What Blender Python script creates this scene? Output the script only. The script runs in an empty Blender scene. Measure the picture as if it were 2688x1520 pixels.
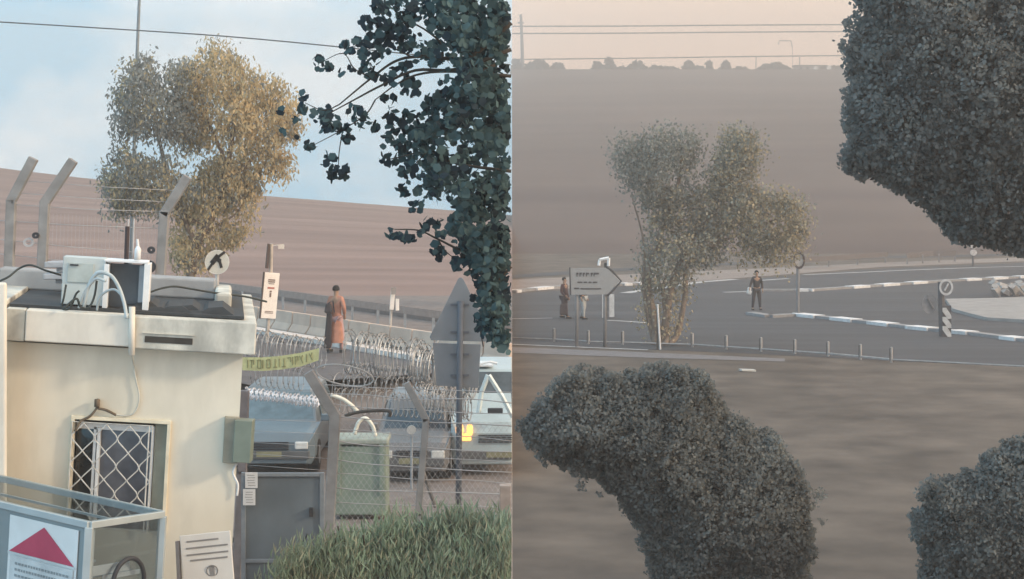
import bpy, bmesh, math, random
import numpy as np
from mathutils import Vector, Matrix, Euler
random.seed(7); RNG = np.random.default_rng(7)
R = math.radians
scene = bpy.context.scene
COL = scene.collection

# ---------------------------------------------------------------- camera
F = 5000.0          # focal length in photograph pixels
HOR = 456.0         # photograph row of the horizon
EYE = 6.0
cam_d = bpy.data.cameras.new('camera'); cam = bpy.data.objects.new('camera', cam_d); COL.objects.link(cam)
cam.location = (0, 0, EYE); cam.rotation_euler = (R(90), 0, 0)
cam_d.sensor_width = 36; cam_d.lens = F / 2688 * 36; cam_d.shift_y = -(760 - HOR) / 2688
cam_d.clip_start = 0.1; cam_d.clip_end = 3000
scene.camera = cam

# ---------------------------------------------------------------- sun and sky
AZ, EL = R(71), R(23)
SUN = Vector((math.sin(AZ) * math.cos(EL), -math.cos(AZ) * math.cos(EL), math.sin(EL)))
sd = bpy.data.lights.new('sun', 'SUN'); so = bpy.data.objects.new('sun', sd); COL.objects.link(so)
sd.energy = 3.4; sd.angle = R(6); sd.color = (1.0, 0.83, 0.62)
so.rotation_euler = (-SUN).to_track_quat('-Z', 'Y').to_euler(); so.location = (60, -20, 60)
w = bpy.data.worlds.new('World'); scene.world = w; w.use_nodes = True
nt = w.node_tree; nt.nodes.clear()
def wn(t, **k):
    n = nt.nodes.new(t)
    for a, b in k.items(): setattr(n, a, b)
    return n
def wmath(op, a, b=None):
    n = wn('ShaderNodeMath', operation=op)
    for i, v in enumerate((a, b)):
        if v is None: continue
        if isinstance(v, (int, float)): n.inputs[i].default_value = v
        else: nt.links.new(v, n.inputs[i])
    return n.outputs[0]
def wmix(f, a, b):
    n = wn('ShaderNodeMix', data_type='RGBA')
    for i, v in ((0, f), (6, a), (7, b)):
        if isinstance(v, (int, float)): n.inputs[i].default_value = v
        elif isinstance(v, tuple): n.inputs[i].default_value = (*v, 1)
        else: nt.links.new(v, n.inputs[i])
    return n.outputs[2]
tc = wn('ShaderNodeTexCoord'); sp = wn('ShaderNodeSeparateXYZ'); nt.links.new(tc.outputs['Generated'], sp.inputs[0])
cb = wn('ShaderNodeCombineXYZ'); nt.links.new(sp.outputs[0], cb.inputs[0]); nt.links.new(sp.outputs[1], cb.inputs[1])
zz = wmath('ADD', wmath('ABSOLUTE', sp.outputs[2]), 0.02); nt.links.new(zz, cb.inputs[2])
sky = wn('ShaderNodeTexSky', sky_type='NISHITA', sun_disc=False, sun_elevation=EL, sun_rotation=math.atan2(SUN.x, SUN.y))
sky.air_density = 1.0; sky.dust_density = 2.0
nt.links.new(cb.outputs[0], sky.inputs[0])
ns = wn('ShaderNodeTexNoise'); ns.inputs['Scale'].default_value = 6.5; ns.inputs['Detail'].default_value = 5; ns.inputs['Roughness'].default_value = .55
mp = wn('ShaderNodeMapping'); mp.inputs['Scale'].default_value = (1, 1, 1.8); mp.inputs['Location'].default_value = (.3, 0, .12)
nt.links.new(cb.outputs[0], mp.inputs[0]); nt.links.new(mp.outputs[0], ns.inputs['Vector'])
cr = wn('ShaderNodeMapRange'); cr.inputs[1].default_value = .45; cr.inputs[2].default_value = .60
nt.links.new(ns.outputs['Fac'], cr.inputs[0])
left_veil = wmix(cr.outputs[0], (4.6, 13.4, 19.4), (17.0, 20.0, 22.0))
left = wmix(.90, sky.outputs[0], left_veil)
rr = wn('ShaderNodeMapRange'); rr.inputs[1].default_value = .02; rr.inputs[2].default_value = .14
nt.links.new(zz, rr.inputs[0])
right = wmix(.95, sky.outputs[0], wmix(rr.outputs[0], (17.6, 12.0, 9.0), (18.0, 13.8, 10.8)))
split = wmath('GREATER_THAN', sp.outputs[0], 0.0)
bg = wn('ShaderNodeBackground'); bg.inputs[1].default_value = 0.1
nt.links.new(wmix(split, left, right), bg.inputs[0])
ow = wn('ShaderNodeOutputWorld'); nt.links.new(bg.outputs[0], ow.inputs[0])
scene.view_settings.view_transform = 'Standard'; scene.view_settings.look = 'None'
scene.view_settings.exposure = 0; scene.view_settings.gamma = 1

# ---------------------------------------------------------------- materials
MATS = {}
def mat(name, col, rough=.8, var=.15, scale=6.0, bump=0.0, metal=0.0, spec=.3, stretch=(1, 1, 1), col2=None, alpha=1.0, emit=None, detail=6, trans=0, patch=None):
    if name in MATS: return MATS[name]
    m = bpy.data.materials.new(name); m.use_nodes = True; t = m.node_tree; b = t.nodes['Principled BSDF']
    tc = t.nodes.new('ShaderNodeTexCoord'); mp = t.nodes.new('ShaderNodeMapping'); mp.inputs['Scale'].default_value = stretch
    t.links.new(tc.outputs['Object'], mp.inputs[0])
    n = t.nodes.new('ShaderNodeTexNoise'); n.inputs['Scale'].default_value = scale; n.inputs['Detail'].default_value = detail
    t.links.new(mp.outputs[0], n.inputs['Vector'])
    r = t.nodes.new('ShaderNodeValToRGB')
    c2 = col2 or tuple(min(1, c * (1 + var)) for c in col); c1 = col if col2 else tuple(c * (1 - var) for c in col)
    r.color_ramp.elements[0].position = .32; r.color_ramp.elements[1].position = .68
    r.color_ramp.elements[0].color = (*c1, 1); r.color_ramp.elements[1].color = (*c2, 1)
    t.links.new(n.outputs['Fac'], r.inputs[0]); t.links.new(r.outputs[0], b.inputs['Base Color'])
    if patch:   # (scale, stretch, darkest, lightest): stains and bare patches
        m2 = t.nodes.new('ShaderNodeMapping'); m2.inputs['Scale'].default_value = patch[1]; t.links.new(tc.outputs['Object'], m2.inputs[0])
        n2 = t.nodes.new('ShaderNodeTexNoise'); n2.inputs['Scale'].default_value = patch[0]; n2.inputs['Detail'].default_value = 7; n2.inputs['Roughness'].default_value = .65; t.links.new(m2.outputs[0], n2.inputs['Vector'])
        mr = t.nodes.new('ShaderNodeMapRange'); mr.inputs[1].default_value = .36; mr.inputs[2].default_value = .6; mr.inputs[3].default_value = patch[2]; mr.inputs[4].default_value = patch[3]; t.links.new(n2.outputs['Fac'], mr.inputs[0])
        vm = t.nodes.new('ShaderNodeVectorMath'); vm.operation = 'SCALE'; t.links.new(r.outputs[0], vm.inputs[0]); t.links.new(mr.outputs[0], vm.inputs['Scale']); t.links.new(vm.outputs[0], b.inputs['Base Color'])
    b.inputs['Roughness'].default_value = rough; b.inputs['Metallic'].default_value = metal
    b.inputs['Specular IOR Level'].default_value = spec; b.inputs['Alpha'].default_value = alpha
    b.inputs['Transmission Weight'].default_value = trans
    if bump:
        bp = t.nodes.new('ShaderNodeBump'); bp.inputs['Strength'].default_value = bump; bp.inputs['Distance'].default_value = .05
        t.links.new(n.outputs['Fac'], bp.inputs['Height']); t.links.new(bp.outputs[0], b.inputs['Normal'])
    if emit:
        b.inputs['Emission Color'].default_value = (*emit[0], 1); b.inputs['Emission Strength'].default_value = emit[1]
    MATS[name] = m; return m
def leafmat(name, col, trans=.25):
    if name in MATS: return MATS[name]
    m = bpy.data.materials.new(name); m.use_nodes = True; t = m.node_tree; t.nodes.clear()
    o = t.nodes.new('ShaderNodeOutputMaterial'); d = t.nodes.new('ShaderNodeBsdfDiffuse'); s = t.nodes.new('ShaderNodeBsdfTranslucent')
    tc = t.nodes.new('ShaderNodeTexCoord'); n = t.nodes.new('ShaderNodeTexNoise'); n.inputs['Scale'].default_value = 2.2; n.inputs['Detail'].default_value = 3
    t.links.new(tc.outputs['Object'], n.inputs['Vector'])
    r = t.nodes.new('ShaderNodeValToRGB'); r.color_ramp.elements[0].position = .3; r.color_ramp.elements[1].position = .7
    r.color_ramp.elements[0].color = (*[c * .7 for c in col], 1); r.color_ramp.elements[1].color = (*[c * 1.3 for c in col], 1)
    t.links.new(n.outputs['Fac'], r.inputs[0]); t.links.new(r.outputs[0], d.inputs[0]); t.links.new(r.outputs[0], s.inputs[0])
    x = t.nodes.new('ShaderNodeMixShader'); x.inputs[0].default_value = trans
    t.links.new(d.outputs[0], x.inputs[1]); t.links.new(s.outputs[0], x.inputs[2]); t.links.new(x.outputs[0], o.inputs[0])
    MATS[name] = m; return m

# ---------------------------------------------------------------- mesh helpers
def P(px, py, Y): return Vector(((px - 1344) * Y / F, Y, EYE - (py - HOR) * Y / F))
def G(px, py, z=0.0):
    Y = (EYE - z) * F / (py - HOR); return Vector(((px - 1344) * Y / F, Y, z))
SHEAR = Matrix(((1, -.15, 0, 0), (0, 1, 0, 0), (0, 0, 1, 0), (0, 0, 0, 1)))   # the booth's side walls run back along the street, not square to its front
class MB:
    def __init__(s): s.v = []; s.f = []; s.m = []
    def add(s, vs, fs, mi=0):
        o = len(s.v); s.v += [tuple(v) for v in vs]; s.f += [tuple(i + o for i in f) for f in fs]; s.m += [mi] * len(fs); return s
    def box(s, c, d, rot=None, mi=0, taper=1.0):
        vs = []
        for z in (-1, 1):
            k = taper if z > 0 else 1
            for x, y in ((-1, -1), (1, -1), (1, 1), (-1, 1)):
                v = Vector((x * d[0] / 2 * k, y * d[1] / 2 * k, z * d[2] / 2))
                if rot: v = rot @ v
                vs.append(v + Vector(c))
        return s.add(vs, [(3, 2, 1, 0), (4, 5, 6, 7), (0, 1, 5, 4), (1, 2, 6, 5), (2, 3, 7, 6), (3, 0, 4, 7)], mi)
    def prism(s, pts, off, mi=0):   # pts: planar 3-D outline, off: thickness vector
        n = len(pts); off = Vector(off); vs = [Vector(p) for p in pts] + [Vector(p) + off for p in pts]
        return s.add(vs, [tuple(range(n)), tuple(range(2 * n - 1, n - 1, -1))] + [(i, (i + 1) % n, (i + 1) % n + n, i + n)[::-1] for i in range(n)], mi)
    def tube(s, pts, r, n=6, mi=0, caps=True):
        pts = [Vector(p) for p in pts]; k = len(pts); rs = r if isinstance(r, (list, tuple)) else [r] * k
        vs = []; up = None
        for i, p in enumerate(pts):
            d = (pts[min(i + 1, k - 1)] - pts[max(i - 1, 0)])
            if d.length < 1e-9: d = Vector((0, 0, 1))
            d.normalize()
            if up is None: up = d.orthogonal().normalized()
            up = (up - d * up.dot(d)); up = up.normalized() if up.length > 1e-6 else d.orthogonal().normalized()
            sd_ = d.cross(up)
            for j in range(n):
                a = 2 * math.pi * j / n; vs.append(p + (up * math.cos(a) + sd_ * math.sin(a)) * rs[i])
        fs = [(i * n + j, i * n + (j + 1) % n, (i + 1) * n + (j + 1) % n, (i + 1) * n + j) for i in range(k - 1) for j in range(n)]
        if caps: fs += [tuple(range(n))[::-1], tuple(range((k - 1) * n, k * n))]
        return s.add(vs, fs, mi)
    def disc(s, c, r, t, axis=(0, -1, 0), n=24, sx=1.0, inner=0, mi=0):
        ax = Vector(axis).normalized(); u = Vector((0, 0, 1)).cross(ax)
        u = Vector((1, 0, 0)) if u.length < 1e-4 else u.normalized(); vv = ax.cross(u); c = Vector(c)
        ring = lambda rad, o: [c + ax * o + u * math.cos(2 * math.pi * i / n) * rad * sx + vv * math.sin(2 * math.pi * i / n) * rad for i in range(n)]
        if inner:
            vs = ring(r, 0) + ring(inner, 0) + ring(r, t) + ring(inner, t); f = []
            for i in range(n):
                j = (i + 1) % n
                f += [(i, j, n + j, n + i), (2 * n + j, 2 * n + i, 3 * n + i, 3 * n + j), (j, i, 2 * n + i, 2 * n + j), (n + i, n + j, 3 * n + j, 3 * n + i)]
            return s.add(vs, f, mi)
        return s.prism(ring(r, 0), ax * t, mi)
    def build(s, name, mats, parent=None, smooth=False, clip=False, bevel=0, M=None):
        me = bpy.data.meshes.new(name); me.from_pydata(s.v, [], s.f)
        mats = mats if isinstance(mats, (list, tuple)) else [mats]
        for m in mats: me.materials.append(m)
        me.polygons.foreach_set('material_index', s.m)
        if parent is not None and parent.name.split('.')[0] in ('guard_booth', 'electrical_cabinet', 'open_cabinet'): M = SHEAR
        if M is not None: me.transform(M)
        bm = bmesh.new(); bm.from_mesh(me)
        bmesh.ops.recalc_face_normals(bm, faces=bm.faces)
        if clip:
            X0 = -(parent.matrix_world.translation.x if parent else 0) - .003
            r_ = bmesh.ops.bisect_plane(bm, geom=bm.verts[:] + bm.edges[:] + bm.faces[:], plane_co=(X0, 0, 0), plane_no=(1, 0, 0), clear_outer=True)
            ed = [e for e in r_['geom_cut'] if isinstance(e, bmesh.types.BMEdge)]
            try: bmesh.ops.edgenet_fill(bm, edges=ed)
            except Exception: pass
        bm.to_mesh(me); bm.free()
        if smooth: me.shade_smooth()
        o = bpy.data.objects.new(name, me); COL.objects.link(o)
        if parent: o.parent = parent
        if bevel:
            b = o.modifiers.new('bevel', 'BEVEL'); b.width = bevel; b.segments = 2; b.limit_method = 'ANGLE'
        return o
def tag(o, label, cat, group=None):
    o['label'] = label; o['category'] = cat
    if group: o['group'] = group
    return o
def struct(o): o['kind'] = 'structure'; return o
def thing(name, label, cat, loc=(0, 0, 0), group=None, roll=0, yaw=0):
    o = bpy.data.objects.new(name, None); COL.objects.link(o); o.location = loc
    o.rotation_euler = (0, roll, yaw); o.empty_display_size = .2
    o.matrix_world = Matrix.Translation(loc) @ Euler((0, roll, yaw)).to_matrix().to_4x4()
    return tag(o, label, cat, group)
ROLL = R(3.2)       # the left view was taken with the horizon tipped; the site there falls to the right

def local(root, v): return Vector(v) - root.location
def catmull(pts, n=8):
    pts = [Vector(p) for p in pts]; q = [pts[0] * 2 - pts[1]] + pts + [pts[-1] * 2 - pts[-2]]; out = []
    for i in range(1, len(q) - 2):
        a, b, c, d = q[i - 1:i + 3]
        for k in range(n):
            t = k / n; out.append(.5 * ((2 * b) + (c - a) * t + (2 * a - 5 * b + 4 * c - d) * t * t + (3 * b - a - 3 * c + d) * t ** 3))
    out.append(pts[-1]); return out

# ---------------------------------------------------------------- foliage helpers
def leaves_mesh(name, cen, size, mats, mi, droop=.3, shape=1.0, parent=None, xmax=None, up=False):
    n = len(cen); cen = np.asarray(cen, float)
    d = RNG.normal(size=(n, 3)); d[:, 2] -= droop * 2
    if up: d = RNG.normal(size=(n, 3)) * (up if up is not True else .18); d[:, 2] = 1
    d /= np.linalg.norm(d, axis=1)[:, None]
    q = RNG.normal(size=(n, 3)); s = np.cross(d, q); s /= np.linalg.norm(s, axis=1)[:, None]; nn = np.cross(d, s)
    L = (size * RNG.uniform(.65, 1.35, n))[:, None]; W = L * shape * .5
    c = [cen - d * L * .5, cen - d * L * .12 + s * W, cen + d * L * .25 + s * W * .8 + nn * L * .12, cen + d * L * .55 + nn * L * .2,
         cen + d * L * .25 - s * W * .8 + nn * L * .12, cen - d * L * .12 - s * W]
    V = np.stack(c, axis=1)
    if xmax is not None:
        keep = V[:, :, 0].max(axis=1) < xmax; V = V[keep]; mi = np.asarray(mi)[keep]; n = len(V)
    me = bpy.data.meshes.new(name); me.vertices.add(n * 6); me.vertices.foreach_set('co', V.reshape(-1))
    me.loops.add(n * 8); me.polygons.add(n * 2)
    base = (np.arange(n) * 6)[:, None]
    idx = np.concatenate([base + np.array([[0, 1, 2, 3]]), base + np.array([[0, 3, 4, 5]])], axis=1).reshape(-1)
    me.loops.foreach_set('vertex_index', idx.astype(np.int32))
    me.polygons.foreach_set('loop_start', (np.arange(n * 2) * 4).astype(np.int32))
    for m in mats: me.materials.append(m)
    me.polygons.foreach_set('material_index', np.repeat(np.asarray(mi), 2).astype(np.int32))
    me.update(calc_edges=True); me.validate()
    o = bpy.data.objects.new(name, me); COL.objects.link(o)
    if parent: o.parent = parent
    return o
def inpoly(x, y, poly):
    r = np.zeros(len(x), bool); n = len(poly); j = n - 1
    for i in range(n):
        xi, yi = poly[i]; xj, yj = poly[j]
        c = ((yi > y) != (yj > y)) & (x < (xj - xi) * (y - yi) / (yj - yi + 1e-9) + xi); r ^= c; j = i
    return r
def edist(x, y, poly):
    best = np.full(len(x), 1e9)
    for i in range(len(poly)):
        ax, ay = poly[i]; bx, by = poly[(i + 1) % len(poly)]; dx, dy = bx - ax, by - ay
        t = np.clip(((x - ax) * dx + (y - ay) * dy) / (dx * dx + dy * dy + 1e-9), 0, 1)
        best = np.minimum(best, np.hypot(x - ax - t * dx, y - ay - t * dy))
    return best
def roughen(poly, step=26, amp=9):
    out = []; 
    for i in range(len(poly)):
        a, b = Vector(poly[i]), Vector(poly[(i + 1) % len(poly)]); d = b - a; k = max(1, int(d.length / step)); nn = Vector((-d.y, d.x)).normalized() if d.length else Vector((0, 0))
        for j in range(k): out.append(tuple(a + d * j / k + nn * random.uniform(-amp, amp)))
    return out
def crown_points(poly, Y, n, depth, clump=.25, per=14, rough=0, lobes=0, lobe_r=40):
    """leaf clumps through the volume of a crown whose outline (photograph pixels) stands at distance Y"""
    if rough: poly = roughen(poly, amp=rough)
    xs = [p[0] for p in poly]; ys = [p[1] for p in poly]; out = []; got = 0
    nc = n // per; k = Y / F; LB = None
    if lobes:
        lx = RNG.uniform(min(xs), max(xs), lobes * 6); ly = RNG.uniform(min(ys), max(ys), lobes * 6); o_ = inpoly(lx, ly, poly)
        LB = np.stack([lx[o_][:lobes], ly[o_][:lobes], lobe_r * RNG.uniform(.55, 1.25, min(lobes, o_.sum()))], 1)
    while got < nc:
        x = RNG.uniform(min(xs), max(xs), nc * 2); y = RNG.uniform(min(ys), max(ys), nc * 2)
        ok = inpoly(x, y, poly)
        if LB is not None:
            dd = ((x[:, None] - LB[None, :, 0]) ** 2 + (y[:, None] - LB[None, :, 1]) ** 2) / LB[None, :, 2] ** 2; near = dd.min(axis=1) < 1
            ok = (near & (ok | (RNG.random(len(x)) < .6))) | (ok & (RNG.random(len(x)) < .05))
        x = x[ok]; y = y[ok]; e = edist(x, y, poly) * k
        half = np.minimum(depth, np.sqrt(np.maximum(e, .02) * depth * 1.2)); dy = RNG.uniform(-1, 1, len(x)) * half
        out.append(np.stack([x, y, dy], 1)); got += len(x)
    c = np.concatenate(out)[:nc]
    Yc = Y + c[:, 2]
    C = np.stack([(c[:, 0] - 1344) * Y / F, Yc, EYE - (c[:, 1] - HOR) * Y / F], 1)
    pts = np.repeat(C, per, axis=0) + RNG.normal(size=(nc * per, 3)) * clump
    return pts, np.repeat(RNG.random(nc), per)
def branch_mesh(paths, name, m, parent, n=7):
    b = MB()
    for pts, r0, r1 in paths:
        c = catmull(pts, 5); k = len(c); b.tube(c, [r0 + (r1 - r0) * i / (k - 1) for i in range(k)], n)
    return b.build(name, m, parent, smooth=True)

# ================================================================= TERRAIN
dry = mat('dry_ground', (.064, .055, .049), .95, scale=1.3, bump=.5, stretch=(.5, .5, 1), col2=(.130, .110, .093), detail=14, patch=(.28, (.7, .45, 1), .76, 1.14))
field_l = mat('ploughed_field', (.18, .118, .102), .95, scale=.5, bump=.3, stretch=(.05, .55, .4), col2=(.27, .185, .16), detail=9, patch=(.5, (.02, .30, .3), .84, 1.08))
field_r = mat('hazy_field', (.070, .048, .046), .95, scale=.16, stretch=(.06, .5, .5), col2=(.112, .08, .07), detail=14, patch=(.06, (.5, .3, .4), .84, 1.12))
yard = mat('yard_ground', (.15, .13, .125), .95, scale=2.5, bump=.3, col2=(.22, .19, .175), detail=9)
asph = mat('asphalt', (.042, .048, .058), .9, scale=1.0, stretch=(.12, 1, 1), col2=(.06, .066, .076), detail=9, patch=(.3, (.15, 1, 1), .84, 1.15))
verge = mat('verge_gravel', (.20, .17, .16), .95, scale=1.2, stretch=(.15, 1, 1), col2=(.27, .235, .215), detail=8)

def grid(name, X, Y, hf, m, wob=0.0, skirt_x=None):
    b = MB(); nx, ny = len(X), len(Y)
    vs = [(x, y, hf(x, y) + (random.uniform(-wob, wob) if 0 < i < ny - 1 and 0 < j < nx - 1 else 0)) for i, y in enumerate(Y) for j, x in enumerate(X)]
    fs = [(i * nx + j, i * nx + j + 1, (i + 1) * nx + j + 1, (i + 1) * nx + j) for i in range(ny - 1) for j in range(nx - 1)]
    b.add(vs, fs)
    if skirt_x:
        j = nx - 1 if skirt_x == 'r' else 0; o = len(b.v)
        sk = [v for i in range(ny) for v in (vs[i * nx + j], (vs[i * nx + j][0], vs[i * nx + j][1], -1.5))]
        b.add(sk, [(2 * i, 2 * i + 2, 2 * i + 3, 2 * i + 1) for i in range(ny - 1)])
    return struct(b.build(name, m, smooth=False))
def sm(t): t = max(0, min(1, t)); return t * t * (3 - 2 * t)
def h_yard(x, y): return 1.2 * sm((y - 40) / 8)
def h_left(x, y):
    zr = 1.34 - .1 * max(x, -75) + .35 * math.sin(x * .07 + 1.0)
    if y <= 200: return 1.2 + (y - 75) / 125 * (zr - 1.2)
    return zr - (y - 200) * .06
def h_right(x, y):
    if y < 143: return 0.0
    if y < 500: return 33.4 * (y - 143) / 357 + .5 * math.sin((y - 143) / 357 * math.pi) * math.sin(x * .02)
    return 33.4 + (y - 500) * .045
lin = lambda a, b, n: [a + (b - a) * i / (n - 1) for i in range(n)]
grid('ground', lin(-160, -20, 8) + lin(-16, 0, 17), lin(-4, 38, 12) + lin(40, 48, 9) + [55, 62, 68, 75], h_yard, yard, skirt_x='r')
grid('field', lin(-160, 0, 60), lin(75, 200, 50) + [205, 215, 235, 260, 300, 340], h_left, field_l, .02, skirt_x='r')
grid('ground', lin(0.002, 60, 60) + [80, 120, 200, 255], [-4, 10, 20] + lin(24, 143, 100), lambda x, y: 0, dry)
grid('hillside', lin(0.002, 130, 40) + [180, 255], lin(143, 500, 60) + [512, 540, 570, 600, 615], h_right, field_r, .03, skirt_x='l')

def sheet(name, pts, z, m, clipx=None):
    b = MB(); b.add([G(px, py, 0) + Vector((0, 0, z)) for px, py in pts], [tuple(range(len(pts)))]); return struct(b.build(name, m))
# right-hand road, verge strips and island
sheet('road', [(1344.5, 903), (1700, 918), (2000, 930), (2340, 948), (2900, 972), (2900, 683), (2688, 690), (2300, 706), (2050, 726), (1840, 742), (1640, 752), (1344.5, 772)], .008, asph)
sheet('verge', [(1344.5, 768), (1640, 748), (1840, 738), (2050, 722), (2300, 702), (2688, 686), (2688, 676), (2300, 690), (2000, 705), (1700, 718), (1344.5, 735)], .012, verge)
sheet('path', [(1344.5, 722), (1600, 706), (1900, 690), (2300, 673), (2800, 664), (2800, 669), (2300, 679), (1900, 697), (1600, 714), (1344.5, 731)], .016, asph)
sheet('footpath', [(1344.5, 912), (1700, 926), (2060, 942), (2060, 950), (1700, 940), (1344.5, 927)], .012, mat('footpath', (.17, .165, .175), .95, scale=3))
isl = mat('island_paving', (.29, .28, .275), .9, scale=2)
bi = MB(); bi.prism([G(px, py) for px, py in [(2482, 792), (2600, 790), (2800, 782), (2800, 868), (2688, 848), (2590, 842), (2535, 828), (2500, 818)]], (0, 0, .14)); struct(bi.build('traffic_island', isl))
# kerbs
kg = mat('kerb_concrete', (.26, .26, .27), .9, scale=5); kw = mat('kerb_white', (.66, .66, .67), .8, scale=5)
K1 = [(1970, 826), (2020, 834), (2095, 830), (2200, 841), (2300, 852), (2400, 864), (2550, 879), (2700, 898), (2860, 915)]
K2 = [(1985, 765), (2120, 765), (2240, 757), (2350, 749), (2480, 740), (2600, 734), (2700, 729), (2900, 722)]
K3 = [(1344.6, 768), (1440, 758), (1500, 753), (1620, 750), (1700, 747)]
def interp(K, x):
    for (a, b), (c, d) in zip(K, K[1:]):
        if a <= x <= c: return b + (d - b) * (x - a) / (c - a)
    return K[-1][1]
def kerb(K, x0, x1, z, h, wdt, b):
    xs = [x0] + [k[0] for k in K if x0 < k[0] < x1] + [x1]
    for a, c in zip(xs, xs[1:]):
        p = G(a, interp(K, a)); q = G(c, interp(K, c)); d = (q - p).normalized(); s = Vector((-d.y, d.x, 0)) * wdt / 2
        b.prism([p + s, q + s, q - s, p - s], (0, 0, h))
b = MB()
for K in (K1, K2, K3): kerb(K, K[0][0], K[-1][0], 0, .12, .45, b)
struct(b.build('kerb', kg))
b = MB()
for K, xs in ((K1, [(2093, 2150), (2192, 2248), (2290, 2344), (2392, 2448), (2505, 2552), (2640, 2680)]),
              (K2, [(2092, 2125), (2230, 2272), (2308, 2350), (2386, 2424), (2528, 2566), (2598, 2636), (2668, 2700)]), (K3, [(1398, 1442), (1344.6, 1356), (1632, 1652), (1672, 1690)])):
    for x0, x1 in xs: kerb(K, x0, x1, 0, .135, .62, b)
struct(b.build('kerb_paint', kw))
b = MB()
for K, wd in (([(1595, 842), (1650, 845), (1720, 850)], .14), ([(1344.6, 838), (1450, 836)], .12), ([(1900, 768), (1985, 766)], .22), ([(1640, 770), (1840, 741), (1930, 734)], .3), ([(2110, 722), (2250, 716), (2380, 710), (2560, 703), (2800, 697)], .2), ([(1980, 738), (2070, 732)], .2), ([(1344.6, 905), (1700, 920)], .12)):
    for (a, r0), (c, r1) in zip(K, K[1:]):
        p = G(a, r0) + Vector((0, 0, .02)); q = G(c, r1) + Vector((0, 0, .02)); d = (q - p).normalized(); s = Vector((-d.y, d.x, 0)) * wd
        b.add([p + s, q + s, q - s, p - s], [(0, 1, 2, 3)])
struct(b.build('road_marking', mat('road_paint', (.42, .42, .43), .85, scale=3)))
# grass tufts and track streaks of the dry field
def tufts(name, poly, n, size, m, z=0.0):
    xs = [p[0] for p in poly]; ys = [p[1] for p in poly]; px = RNG.uniform(min(xs), max(xs), n * 3); py = RNG.uniform(min(ys), max(ys), n * 3)
    ok = inpoly(px, py, poly); px = px[ok][:n]; py = py[ok][:n]
    nz = np.sin(px * .013 + py * .05) + np.sin(px * .031 - py * .11 + 2) + RNG.normal(size=len(px)) * .7
    k = nz > .1; px = px[k]; py = py[k]
    Y = (EYE - z) * F / (py - HOR); C = np.stack([(px - 1344) * Y / F, Y, np.full(len(px), z + size * .3)], 1)
    o = leaves_mesh(name, C, size, [m], np.zeros(len(C), int), up=True, shape=.5); o['kind'] = 'stuff'; return o

# ================================================================= LEFT: BOOTH
cream = mat('cream_plaster', (.64, .60, .50), .9, scale=1.6, bump=.08, col2=(.71, .67, .57), detail=8, patch=(1.3, (1, 1, .30), .84, 1.03))
conc = mat('stained_concrete', (.46, .46, .42), .9, scale=3.2, bump=.15, col2=(.66, .65, .58), detail=9, patch=(3.5, (1, 1, .5), .68, 1.04))
conc2 = mat('smooth_concrete', (.64, .61, .54), .9, scale=2, col2=(.70, .67, .60), patch=(2.5, (1, 1, .4), .84, 1.03))
greyc = mat('grey_concrete', (.27, .28, .29), .9, scale=4, bump=.1, col2=(.36, .37, .38), detail=9)
bitu = mat('bitumen', (.045, .05, .055), .9, scale=8)
white = mat('white_paint', (.72, .74, .75), .5, .06, scale=8)
offw = mat('grey_white_paint', (.47, .52, .52), .55, .1, scale=5)
steel = mat('grey_steel', (.30, .33, .36), .5, .15, scale=6, metal=.2)
dark = mat('dark_plastic', (.03, .033, .04), .6)
glassd = mat('dark_glass', (.035, .04, .05), .12, .3, scale=3, spec=.6)
YB = 18.0
booth = thing('guard_booth', 'cream plastered guard booth with flat concrete roof slab and barred window', 'booth', P(637, 940, YB), roll=ROLL)
kB = YB / F
def bl(px, py, dy=0.0):
    """local coordinates inside the tipped booth for a photograph pixel on the wall plane"""
    v = P(px, py, YB) - booth.location; c, s = math.cos(ROLL), math.sin(ROLL)
    return Vector((v.x * c - v.z * s, dy, v.x * s + v.z * c))
def pb(b, px0, py0, px1, py1, y0, y1, mi=0):   # box between two pixels, depth y0..y1 (negative = towards the camera)
    a = bl(px0, py0); c = bl(px1, py1)
    return b.box(((a.x + c.x) / 2, (y0 + y1) / 2, (a.z + c.z) / 2), (abs(c.x - a.x), abs(y1 - y0), abs(c.z - a.z)), mi=mi)
# window opening in local metres
wa = bl(197, 1098); wb_ = bl(437, 1400); wx0, wx1, wz1, wz0 = wa.x, bl(440, 1100).x, wa.z - .005, wb_.z
b = MB(); zb = -4.95; zt = bl(75, 905).z + .02; xl = -6.0; xr = 0.0
def rect(b, x0, x1, z0, z1, y0, y1, mi=0): return b.box(((x0 + x1) / 2, (y0 + y1) / 2, (z0 + z1) / 2), (x1 - x0, y1 - y0, z1 - z0), mi=mi)
rect(b, xl, wx0, zb, zt, 0, .2); rect(b, wx1, xr, zb, zt, 0, .2); rect(b, wx0, wx1, wz1, zt, 0, .2); rect(b, wx0, wx1, zb, wz0, 0, .2)
rect(b, xl, xl + .2, zb, zt, .2, 3.3); rect(b, xr - .2, xr, zb, zt, .2, 3.3); rect(b, xl + .2, xr - .2, zb, zt, 3.1, 3.3)
b.build('wall', cream, booth)
ys0 = -.22
b = MB(); s0 = bl(75, 808); s1 = bl(346, 905); rect(b, s0.x, s1.x, s1.z, s0.z, ys0, 3.5); b.build('roof_slab', conc2, booth, bevel=.012)
b = MB(); rect(b, s1.x + .012, bl(672, 860).x, s1.z - .012, s0.z - .006, ys0, 3.5)
slab = b.build('roof_slab', conc, booth, bevel=.012)
b = MB(); rect(b, bl(22, 808).x, s0.x - .01, s1.z - .01, s0.z, ys0 + .06, 3.5); rect(b, xl, bl(22, 808).x - .02, s1.z + .02, s0.z + .06, .02, 3.4); b.build('roof_slab', conc, booth, bevel=.01)
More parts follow.
